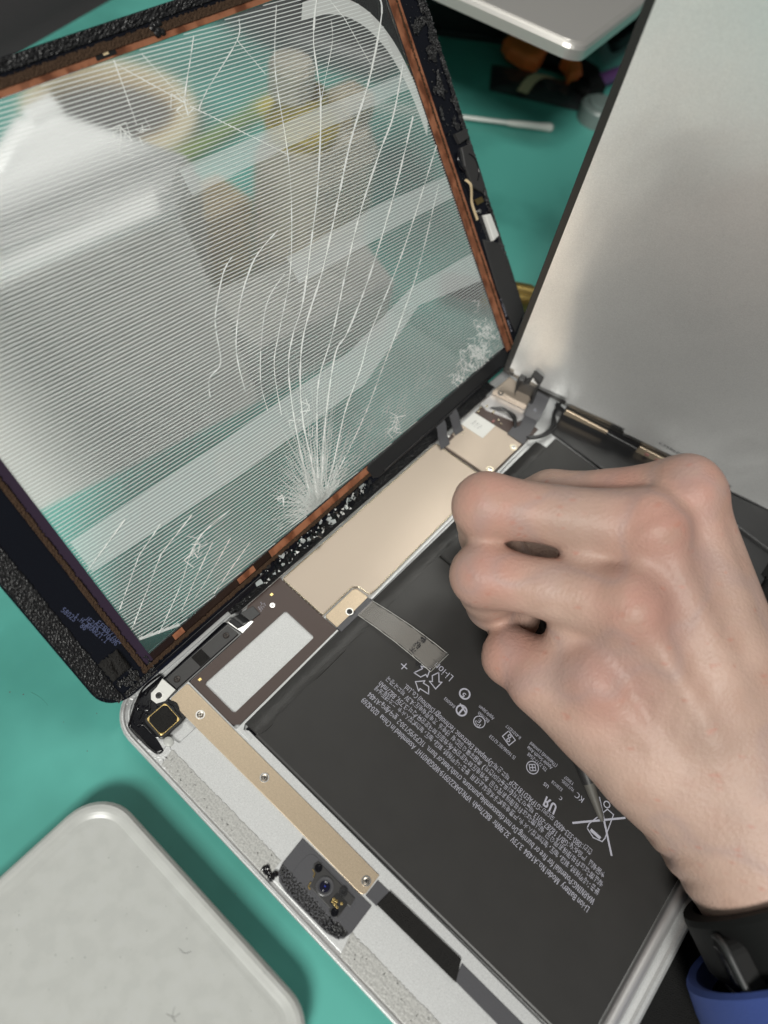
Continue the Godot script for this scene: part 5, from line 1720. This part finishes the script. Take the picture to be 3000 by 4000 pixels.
	obj("cap_body", mb, M.translucent_white, t)
	mb = MB.new()
	lathe(mb, [[9, 10.7], [9, 12.5], [7.5, 13], [0, 13]], [Vector3(452, 0, -92), Vector3.RIGHT, Vector3.BACK, Vector3.UP], 24)
	obj("cap_top", mb, M.translucent_white, t)
	# knurled brass driver between the glass corner and the panel
	t = thing("brass_driver", "precision driver with knurled brass grip lying behind the glass corner", "screwdriver", Vector3(268, 6, -22))
	mb = MB.new()
	var a := Vector3(252, 7.0, -38)
	var b := Vector3(273, 7.0, -9)
	var ax := (b - a).normalized()
	var sx := ax.cross(Vector3.UP).normalized()
	var kf := [a, sx, sx.cross(ax), ax]
	lathe(mb, [[6.2, 0], [6.8, 0.8], [6.8, 24], [6.2, 25]], kf, 30)
	var grip := obj("knurled_grip", mb, M.brass_knurl, t)
	mb = MB.new()
	for i in 30:
		for j in 16:
			var an := TAU * (i + (j % 2) * 0.5) / 30.0
			var d: Vector3 = kf[1] * cos(an) + kf[2] * sin(an)
			var s := ax.cross(d)
			var o: Vector3 = a + ax * (1.4 + j * 1.4) + d * 6.75
			var top := o + d * 0.55
			for q in [[s * 0.65, ax * 0.65], [ax * 0.65, -s * 0.65], [-s * 0.65, -ax * 0.65], [-ax * 0.65, s * 0.65]]:
				mb.tri(o + q[0], o + q[1], top)
	obj("knurl", mb, M.brass_knurl, grip, "stuff")
	mb = MB.new()
	lathe(mb, [[0, -22], [5.4, -20], [5.8, -0.4], [0, -0.3]], kf, 20)
	lathe(mb, [[0, 25.2], [5.2, 25.3], [5.2, 44], [3.0, 46], [0, 46]], kf, 20)
	obj("black_barrel", mb, M.rubber, t)


# ---------------------------------------------------------------- white tray at the lower left
func tray():
	var t := thing("white_tray", "scuffed white plastic tray with raised rim at the lower left", "tray", Vector3(-70, 0, 60))
	var x0 := -150.0
	var z0 := 18.5
	var x1 := -12.5
	var z1 := 108.0
	var mb := MB.new()
	var o := []
	for q in [[2.0, 0.2, 11.0], [0.4, 1.2, 12.0], [0.0, 3.0, 12.4], [0.0, 9.6, 12.4], [0.35, 11.0, 12.1], [1.2, 11.9, 11.4], [2.2, 12.1, 10.6], [3.0, 11.95, 9.9], [3.7, 11.55, 9.3], [4.4, 11.2, 8.8], [5.2, 11.2, 8.2], [6.2, 11.3, 7.6]]:
		o.append([rrect(x0 + q[0], z0 + q[0], x1 - q[0], z1 - q[0], q[2], 9), q[1]])
	for i in o.size() - 1:
		wall2(mb, o[i][0], o[i + 1][0], o[i][1], o[i + 1][1])
	cap(mb, ccw(o[-1][0]), 11.3, FLAT, true)
	obj("tray_body", mb, M.tray_plastic, t)
	mb = MB.new()
	for k in 70:
		var p := V(rng.randf_range(-70, -18), rng.randf_range(26, 100))
		var r := rng.randf_range(0.05, 0.16)
		prism(mb, disc(p.x, p.y, r, 6), 11.29, 11.33)
	obj("dust_speck", mb, M.speck, t, "stuff")
	mb = MB.new()
	for k in 5:
		var p := Vector3(rng.randf_range(-60, -20), 11.36, rng.randf_range(30, 95))
		var a := rng.randf() * TAU
		tube(mb, spline([p, p + Vector3(cos(a), 0, sin(a)) * 1.6, p + Vector3(cos(a + 0.5), 0, sin(a + 0.5)) * 3.4], 4), 0.05, 0.04, 4)
	obj("stray_hair", mb, M.speck, t)


func small_things():
	# what lies at the lower right: black cloth and a braided cable
	var t := thing("black_cloth", "black speckled cloth lying along the tablet's right side", "cloth", Vector3(120, 0, 230))
	var mb := MB.new()
	var nz := FastNoiseLite.new()
	nz.seed = 23
	nz.frequency = 0.012
	patch(mb, FLAT, -4, 138, 340, 330, 120, 90, func(u, w):
		var over := smoothstep(150.0, 185.0, u) * smoothstep(128.0, 150.0, w + (u - 190.0) * 0.12)
		if w < 172.5 and over < 0.6 or u + (w - 178.0) * 0.15 < 8.0:
			return -99.0
		return lerpf(1.0, 8.2, over * smoothstep(300.0, 230.0, w)) + 2.5 * (1.0 + nz.get_noise_2d(u, w)) * smoothstep(178.0, 190.0, w) + nz.get_noise_2d(u * 2.0, w * 2.0) * over)
	obj("cloth_sheet", mb, M.cloth_black, t)
	t = thing("braided_cable", "thin braided grey cable at the lower right corner", "cable", Vector3(50, 8, 200))
	mb = MB.new()
	var line := spline([Vector3(30, 6.5, 176), Vector3(38, 7.5, 186), Vector3(50, 8, 193), Vector3(66, 8, 198), Vector3(90, 8, 206)], 14)
	for s in 3:
		var st := []
		for k in line.size():
			var a: float = k * 0.9 + TAU * s / 3.0
			st.append(line[k] + Vector3(sin(a) * 0.55, cos(a) * 0.55, cos(a * 0.5) * 0.2))
		tube(mb, st, 0.75, 0.75, 7)
	obj("cable_braid", mb, mat("braid", lin(0.12, 0.12, 0.115), 0.6), t)
	# knife scratches in the mat
	mb = MB.new()
	for k in 16:
		var p := Vector3(rng.randf_range(-70, 0), 0.0, rng.randf_range(-70, 170))
		var a := rng.randf() * TAU
		var l := rng.randf_range(2, 8)
		tube(mb, spline([p, p + Vector3(cos(a), 0, sin(a)) * l * 0.5, p + Vector3(cos(a + 0.12), 0, sin(a + 0.12)) * l], 4), rng.randf_range(0.03, 0.06), 0.02, 5)
	var cuts := obj("scratch", mb, mat("scratch_dark", lin(0.035, 0.13, 0.11), 0.6), self, "stuff")
	tag(cuts, "fine dark scratches cut into the green mat", "scratches")
	# fine dust on the mat
	mb = MB.new()
	for k in 40:
		var p := V(rng.randf_range(-60, 5), rng.randf_range(-60, 150))
		prism(mb, disc(p.x, p.y, rng.randf_range(0.08, 0.25), 6), 0.0, 0.05)
	var dust := obj("dust", mb, M.speck, self, "stuff")
	tag(dust, "dark specks of dust scattered on the green mat", "dust")


# ---------------------------------------------------------------- the hand and forearm
const CELL := 1.25
var g_lo := Vector3.ZERO
var g_n := Vector3i.ZERO
var g_s := PackedFloat32Array()


func field_begin(lo: Vector3, hi: Vector3):
	g_lo = lo
	g_n = Vector3i(((hi - lo) / CELL).ceil()) + Vector3i.ONE
	g_s = PackedFloat32Array()
	g_s.resize(g_n.x * g_n.y * g_n.z)


func bone(a: Vector3, b: Vector3, ra: float, rb: float, k := 1.6):
	# adds one tapered capsule to the field: sum of exp(-d / k)
	var m := maxf(ra, rb) + k * 5.0
	var lo := Vector3i(((a.min(b) - Vector3.ONE * m - g_lo) / CELL).floor()).clamp(Vector3i.ZERO, g_n - Vector3i.ONE)
	var hi := Vector3i(((a.max(b) + Vector3.ONE * m - g_lo) / CELL).ceil()).clamp(Vector3i.ZERO, g_n - Vector3i.ONE)
	var d := b - a
	var l2 := maxf(d.length_squared(), 0.0001)
	var nx := g_n.x
	var nxy := g_n.x * g_n.y
	for z in range(lo.z, hi.z + 1):
		for y in range(lo.y, hi.y + 1):
			var row := z * nxy + y * nx
			var p := g_lo + Vector3(lo.x, y, z) * CELL - a
			for x in range(lo.x, hi.x + 1):
				var t := clampf(p.dot(d) / l2, 0.0, 1.0)
				var dist := (p - d * t).length() - (ra + (rb - ra) * t)
				p.x += CELL
				if dist < k * 5.0:
					g_s[row + x] += exp(-dist / k) if dist > -k * 6.0 else 403.0


# folds of the skin: [centre, direction across the folds, outward direction, spacing, depth, reach]
var folds := []


func crease(f: PackedFloat32Array):
	for q in folds:
		var c: Vector3 = q[0]
		var reach: float = q[5]
		var lo := Vector3i(((c - Vector3.ONE * reach - g_lo) / CELL).floor()).clamp(Vector3i.ZERO, g_n - Vector3i.ONE)
		var hi := Vector3i(((c + Vector3.ONE * reach - g_lo) / CELL).ceil()).clamp(Vector3i.ZERO, g_n - Vector3i.ONE)
		for z in range(lo.z, hi.z + 1):
			for y in range(lo.y, hi.y + 1):
				for x in range(lo.x, hi.x + 1):
					var p := g_lo + Vector3(x, y, z) * CELL - c
					var r := p.length() / reach
					if r > 1.0 or p.dot(q[2]) < 0.0:
						continue
					var s: float = p.dot(q[1])
					var wob: float = sin(p.dot(q[1].cross(q[2])) * 0.6 + q[3]) * 0.5
					f[z * g_n.x * g_n.y + y * g_n.x + x] += q[4] * pow(0.5 + 0.5 * cos(TAU * (s + wob) / q[3]), 3.0) * (1.0 - r * r)


func field_mesh(mb: MB, tint: Callable):
	var nx := g_n.x
	var ny := g_n.y
	var nz := g_n.z
	var nxy := nx * ny
	var f := PackedFloat32Array()
	f.resize(g_s.size())
	for i in f.size():
		f[i] = -log(maxf(g_s[i], 0.004))
	crease(f)
	var id := PackedInt32Array()
	id.resize(f.size())
	id.fill(-1)
	var pos := PackedVector3Array()
	var nor := PackedVector3Array()
	var col := PackedColorArray()
	var co := [0, 1, nx, nx + 1, nxy, nxy + 1, nxy + nx, nxy + nx + 1]
	var ed := [[0, 1], [2, 3], [4, 5], [6, 7], [0, 2], [1, 3], [4, 6], [5, 7], [0, 4], [1, 5], [2, 6], [3, 7]]
	for z in nz - 1:
		for y in ny - 1:
			var row := z * nxy + y * nx
			for x in nx - 1:
				var c := row + x
				var a0 := f[c]
				var neg := a0 < 0.0
				if (f[c + 1] < 0.0) == neg and (f[c + nx] < 0.0) == neg and (f[c + nxy] < 0.0) == neg and (f[c + nx + 1] < 0.0) == neg and (f[c + nxy + 1] < 0.0) == neg and (f[c + nxy + nx] < 0.0) == neg and (f[c + nxy + nx + 1] < 0.0) == neg:
					continue
				var s := Vector3.ZERO
				var k := 0
				for e in ed:
					var va := f[c + co[e[0]]]
					var vb := f[c + co[e[1]]]
					if (va < 0.0) != (vb < 0.0):
						var t := va / (va - vb)
						var pa := Vector3(e[0] & 1, (e[0] >> 1) & 1, e[0] >> 2)
						var pb := Vector3(e[1] & 1, (e[1] >> 1) & 1, e[1] >> 2)
						s += pa.lerp(pb, t)
						k += 1
				s /= k
				var g := Vector3.ZERO
				for e in 4:
					g.x += f[c + co[ed[e][1]]] - f[c + co[ed[e][0]]]
					g.y += f[c + co[ed[e + 4][1]]] - f[c + co[ed[e + 4][0]]]
					g.z += f[c + co[ed[e + 8][1]]] - f[c + co[ed[e + 8][0]]]
				id[c] = pos.size()
				var p := g_lo + (Vector3(x, y, z) + s) * CELL
				pos.append(p)
				nor.append(g.normalized())
				col.append(Color.WHITE)
	# relax the normals a little over shared quads
	var quads := []
	for z in range(1, nz - 1):
		for y in range(1, ny - 1):
			for x in range(1, nx - 1):
				var c := z * nxy + y * nx + x
				var neg := f[c] < 0.0
				if (f[c + 1] < 0.0) != neg:
					quads.append([id[c], id[c - nx], id[c - nx - nxy], id[c - nxy]])
				if (f[c + nx] < 0.0) != neg:
					quads.append([id[c], id[c - 1], id[c - 1 - nxy], id[c - nxy]])
				if (f[c + nxy] < 0.0) != neg:
					quads.append([id[c], id[c - 1], id[c - 1 - nx], id[c - nx]])
	for pass_ in 3:
		var acc := nor.duplicate()
		var pac := pos.duplicate()
		var cnt := PackedFloat32Array()
		cnt.resize(pos.size())
		cnt.fill(1.0)
		for q in quads:
			var sn: Vector3 = nor[q[0]] + nor[q[1]] + nor[q[2]] + nor[q[3]]
			var sp: Vector3 = (pos[q[0]] + pos[q[1]] + pos[q[2]] + pos[q[3]]) * 0.25
			for v in q:
				acc[v] += sn
				pac[v] += sp
				cnt[v] += 1.0
		for v in pos.size():
			nor[v] = acc[v].normalized()
			pos[v] = pac[v] / cnt[v]
	for v in pos.size():
		col[v] = tint.call(pos[v], nor[v])
	for q in quads:
		for tr in [[0, 1, 2], [0, 2, 3]]:
			var a: int = q[tr[0]]
			var b: int = q[tr[1]]
			var d: int = q[tr[2]]
			var face := (pos[d] - pos[a]).cross(pos[b] - pos[a])
			if face.dot(nor[a] + nor[b] + nor[d]) < 0.0:
				var sw := b
				b = d
				d = sw
			for v in [a, b, d]:
				mb.v.append(pos[v])
				mb.n.append(nor[v])
				mb.c.append(col[v])


func arm():
	var t := thing("person", "hand and forearm in blue sleeve reaching in and holding the black spudger", "person", Vector3(100, 0, 150))
	var iM := Vector3(150.9, 76.8, 92.5)
	var iP := Vector3(140.9, 48.2, 60.9)
	var iD := Vector3(139.0, 31.0, 51.5)
	var iT := Vector3(135.0, 25.0, 45.0)
	var mM := Vector3(132.7, 74.6, 90.1)
	var mP := Vector3(110.4, 64.5, 50.1)
	var mD := Vector3(117.5, 42.0, 53.0)
	var mT := Vector3(121.5, 33.0, 63.0)
	var rM := Vector3(112.6, 65.5, 99.1)
	var rP := Vector3(98.0, 53.0, 62.2)
	var rD := Vector3(105.5, 31.0, 68.5)
	var rT := Vector3(112.0, 22.0, 79.0)
	var pM := Vector3(98.0, 47.1, 106.1)
	var pP := Vector3(94.6, 31.4, 83.5)
	var pD := Vector3(99.5, 20.0, 92.5)
	var pT := Vector3(107.0, 13.5, 100.0)
	var wr := Vector3(105.5, 38.0, 160.0)
	var fa := Vector3(84.5, 32.0, 204.6)
	var across := (iM - pM).normalized()
	var back := (wr - (iM + pM) * 0.5).cross(across).normalized()
	if back.y < 0.0:
		back = -back
	var heads0 := [iM, mM, rM, pM]
	var axis0 := (fa - wr).normalized()
	field_begin(Vector3(50, -2, 26), Vector3(188, 104, 218))
	# fingers
	for q in [[iM, iP, iD, iT, 10.8, 9.5, 8.4, 7.6], [mM, mP, mD, mT, 11.0, 9.8, 8.6, 7.8], [rM, rP, rD, rT, 10.6, 9.5, 8.4, 7.5], [pM, pP, pD, pT, 9.9, 8.8, 7.6, 6.8]]:
		bone(q[0] - back * 1.5, q[0].lerp(q[1], 0.55), q[4], q[5] * 0.88, 0.9)
		bone(q[0].lerp(q[1], 0.55), q[1], q[5] * 0.88, q[5], 0.9)
		bone(q[1], q[1].lerp(q[2], 0.5), q[5], q[6] * 1.02, 1.2)
		bone(q[1].lerp(q[2], 0.5), q[2], q[6] * 1.02, q[6], 1.2)
		bone(q[2], q[3], q[6], q[7], 1.2)
	# palm: one ray per finger and the flesh below them
	var root := [wr + across * 13.0 + back * 3.0, wr + across * 5.0 + back * 4.5, wr - across * 4.0 + back * 3.5, wr - across * 12.0]
	var heads := [iM, mM, rM, pM]
	for k in 4:
		bone(heads[k] - back * 3.0, root[k], 10.8, 13.6, 2.4)
		bone(heads[k] - back * 14.0 + (wr - heads[k]) * 0.12, root[k] - back * 10.0, 10.6, 12.6, 3.0)
		# tendon under the skin
		bone(heads[k] + back * 8.0, heads[k].lerp(root[k], 0.6) + back * 10.3, 2.3, 1.8, 1.5)
	for k in 3:
		bone((heads[k] + heads[k + 1]) * 0.5 - back * 8.0 + (wr - heads[k]) * 0.10, (root[k] + root[k + 1]) * 0.5, 8.8, 11.6, 2.6)
	bone(pM - back * 12.0 - across * 1.0, wr - across * 13.0 - back * 6.0, 12.0, 14.5, 3.0)
	bone(Vector3(91.4, 36.0, 95.0), Vector3(94.0, 36.1, 115.5), 9.6, 11.5, 2.0)
	bone(Vector3(94.0, 36.1, 115.5), Vector3(94.0, 35.0, 133.6), 11.5, 12.6, 2.4)
	bone(Vector3(94.0, 35.0, 133.6), Vector3(94.5, 34.2, 157.9), 12.6, 13.5, 2.4)
	bone(Vector3(103.9, 23.9, 122.9), Vector3(101.2, 19.6, 153.1), 14.0, 13.0, 3.0)
	# webs between the fingers
	var bends := [iP, mP, rP, pP]
	for k in 3:
		bone(heads[k].lerp(bends[k], 0.34) - back * 3.0, heads[k + 1].lerp(bends[k + 1], 0.30) - back * 4.0, 6.4, 6.4, 1.6)
	# thumb, mostly hidden under the palm
	bone(wr + across * 12.0 - back * 8.0, Vector3(150.4, 28.2, 114.2), 13.0, 11.0, 2.4)
	bone(Vector3(150.4, 28.2, 114.2), Vector3(146.1, 19.6, 81.8), 10.5, 9.2, 1.6)
	bone(Vector3(146.1, 19.6, 81.8), Vector3(135.3, 13.1, 62.4), 9.2, 7.6, 1.4)
	# wrist and forearm
	for s in [-1.0, -0.35, 0.35, 1.0]:
		bone(wr + across * 11.0 * s, fa + (across - axis0 * across.dot(axis0)) * 11.0 * s, 16.0, 17.0, 3.0)
	bone(wr - across * 19.0 - back * 2.0, wr - across * 16.0 - back * 1.0, 9.0, 9.0, 2.0)
	# veins on the back of the hand
	for q in [[heads[1].lerp(heads[2], 0.5) - back * 2.0, root[1].lerp(root[2], 0.3) + back * 9.0], [heads[2].lerp(heads[3], 0.55) - back * 2.0, root[2] + back * 9.4]]:
		var mid: Vector3 = (q[0] + q[1]) * 0.5 + back * 4.6 + across * 2.5
		bone(q[0] + back * 6.0, mid, 1.3, 1.6, 1.6)
		bone(mid, q[1], 1.6, 1.5, 1.6)
	# knuckle caps
	for k in 4:
		bone(heads[k] + back * 2.9, heads[k] + back * 2.7 + (heads[k] - root[k]).normalized() * 2.0, [9.4, 10.0, 9.5, 8.6][k], 8.4, 1.5)
	for q in [[iM, iP, iD, 9.8], [mM, mP, mD, 10.2], [rM, rP, rD, 9.9], [pM, pP, pD, 9.0]]:
		var along: Vector3 = (q[1] - q[0]).normalized()
		var out: Vector3 = (along - (q[2] - q[1]).normalized()).normalized()
		var dirn: Vector3 = (along + (q[2] - q[1]).normalized()).normalized()
		folds.append([q[1] + out * q[3] * 0.8, dirn, out, 3.1, 0.85, 8.0])
		# a vein and the slack skin between the knuckles
		folds.append([q[0].lerp(q[1], 0.28) + back * 9.0, along, back, 4.6, 0.25, 9.0])
	for k in [1, 2, 3]:
		var ax2: Vector3 = (wr - heads0[k]).normalized()
		folds.append([heads0[k] + back * 11.0 + ax2 * 7.0, ax2, back, 3.4, 0.42, 12.0])
		folds.append([heads0[k].lerp(wr, 0.35) + back * 9.0, (ax2 + across * 0.5).normalized(), back, 5.2, 0.28, 16.0])
	folds.append([wr - across * 22.0 - axis0 * 8.0, axis0, (back - across).normalized(), 7.0, 1.1, 17.0])
	var nz := FastNoiseLite.new()
	nz.seed = 6
	nz.frequency = 0.035
	nz.fractal_octaves = 3
	var red := [iM + back * 9, mM + back * 10, rM + back * 10, pM + back * 9, mP + back * 8, rP + back * 8, pP + back * 7, (iP + iM) * 0.5 + back * 8]
	var skin := func(p: Vector3, n: Vector3) -> Color:
		var v := nz.get_noise_3d(p.x, p.y, p.z)
		var c := Vector3(0.475, 0.325, 0.265) * (1.0 + v * 0.22)
		var r := 0.0
		for q in red:
			r = maxf(r, exp(-pow(p.distance_to(q) / 13.0, 2.0)))
		c = c.lerp(Vector3(0.49, 0.24, 0.19), r * 0.75)
		c = c.lerp(Vector3(0.45, 0.29, 0.23), smoothstep(0.05, 0.45, nz.get_noise_3d(p.x * 2.0 + 90.0, p.y * 2.0, p.z * 2.0)) * 0.6)
		# bluish veins and painted shade between the knuckles, and small spots
		var vein: float = 1.0 - absf(nz.get_noise_3d(p.x * 0.55 + 40.0, p.y * 0.55, p.z * 0.55)) * 9.0
		c = c.lerp(Vector3(0.36, 0.265, 0.25), clampf(vein, 0.0, 1.0) * 0.45)
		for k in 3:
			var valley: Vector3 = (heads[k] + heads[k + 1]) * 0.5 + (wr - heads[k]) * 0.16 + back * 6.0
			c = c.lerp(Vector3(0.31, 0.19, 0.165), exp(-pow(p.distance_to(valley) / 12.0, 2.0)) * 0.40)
		var spot := nz.get_noise_3d(p.x * 7.0, p.y * 7.0 + 300.0, p.z * 7.0)
		c = c.lerp(Vector3(0.45, 0.20, 0.15), smoothstep(0.46, 0.6, spot) * 0.6)
		return Color(c.x, c.y, c.z)
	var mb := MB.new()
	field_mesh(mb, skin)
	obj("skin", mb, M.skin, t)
	# watch on the wrist
	var axis := (fa - wr).normalized()
	var sx := across - axis * across.dot(axis)
	sx = sx.normalized()
	var sy := axis.cross(sx).normalized()
	if sy.y < 0.0:
		sy = -sy
	var wf := [wr + axis * 29.0, sx, sy, axis]
	mb = MB.new()
	lathe(mb, [[27.0, -8.0], [30.0, -7.6], [30.4, -6.0], [30.4, 6.5], [29.8, 8.0], [27.0, 8.4]], wf, 56, 1.03, 0.78)
	var watch := obj("watch_strap", mb, M.rubber, t)
	mb = MB.new()
	var cfm := [wr + axis * 33.0 - sx * 22.0 + sy * 9.0, axis, (sy * 0.94 + sx * 0.2).normalized(), (-sx * 0.94 + sy * 0.2).normalized()]
	prism(mb, rrect(-8, -11, 8, 10, 4), -1.0, 5.0, 1.6, cfm, true)
	obj("watch_case", mb, M.rubber, watch)
	mb = MB.new()
	var lp := []
	for e in rrect(-8.2, -11.2, 8.2, 10.2, 4):
		lp.append(at(cfm, e.x, e.y, 4.0))
	lp.append(lp[0])
	tube(mb, lp, 0.9, 0.9, 8)
	obj("watch_bezel", mb, M.watch_metal, watch)
	mb = MB.new()
	prism(mb, rrect(-6, -9, 6, 8, 3), 5.0, 5.4, 0.3, cfm)
	obj("watch_face", mb, M.black_gloss, watch)
	# sleeve
	mb = MB.new()
	var sf := [wr + axis * 36.5 - sx * 1.0, sx, sy, axis]
	var prof := []
	for k in 13:
		prof.append([37.5 + sin(k * 1.3) * 0.8 + k * 0.35, k * 8.0])
	lathe(mb, [[33.0, 6.0], [34.5, 0.6], [36.5, -0.2], [37.6, 1.0]] + prof.slice(1), sf, 48, 1.0, 0.76)
	obj("sleeve", mb, M.sleeve, t)
	mb = MB.new()
	lathe(mb, [[37.8, 8.6], [38.4, 9.2], [38.6, 9.8], [38.3, 10.4]], sf, 48, 1.0, 0.76)
	obj("cuff_seam", mb, M.sleeve, t)
	# spudger held by the fingers
	var s := thing("black_spudger", "slim black plastic spudger held in the hand, its worn point on the battery", "spudger", Vector3(84, 6, 138))
	var tip := Vector3(84.0, 6.5, 137.8)
	var butt := Vector3(137.0, 38.0, 38.3)
	var ax := (butt - tip).normalized()
	var px := ax.cross(Vector3.UP).normalized()
	var py := px.cross(ax)
	var len := tip.distance_to(butt)
	mb = MB.new()
	lathe(mb, [[0.5, 0.0], [1.0, 1.5], [1.9, 12.0]], [tip, px, py, ax], 16)
	var point := MB.new()
	lathe(point, [[1.9, 12.0], [3.3, 34.0], [3.6, 60.0], [3.6, len - 20.0]], [tip, px, py, ax], 16)
	obj("handle_shaft", point, M.spudger, s)
	obj("worn_point", mb, M.spudger_tip, s)
	mb = MB.new()
	prism(mb, [V(-3.4, len - 20.5), V(3.4, len - 20.5), V(4.2, len - 4.0), V(3.4, len), V(-3.4, len), V(-4.2, len - 4.0)], -1.7, 1.7, 0.8, [tip, px, ax, py], true)
	obj("flat_end", mb, M.spudger, s)
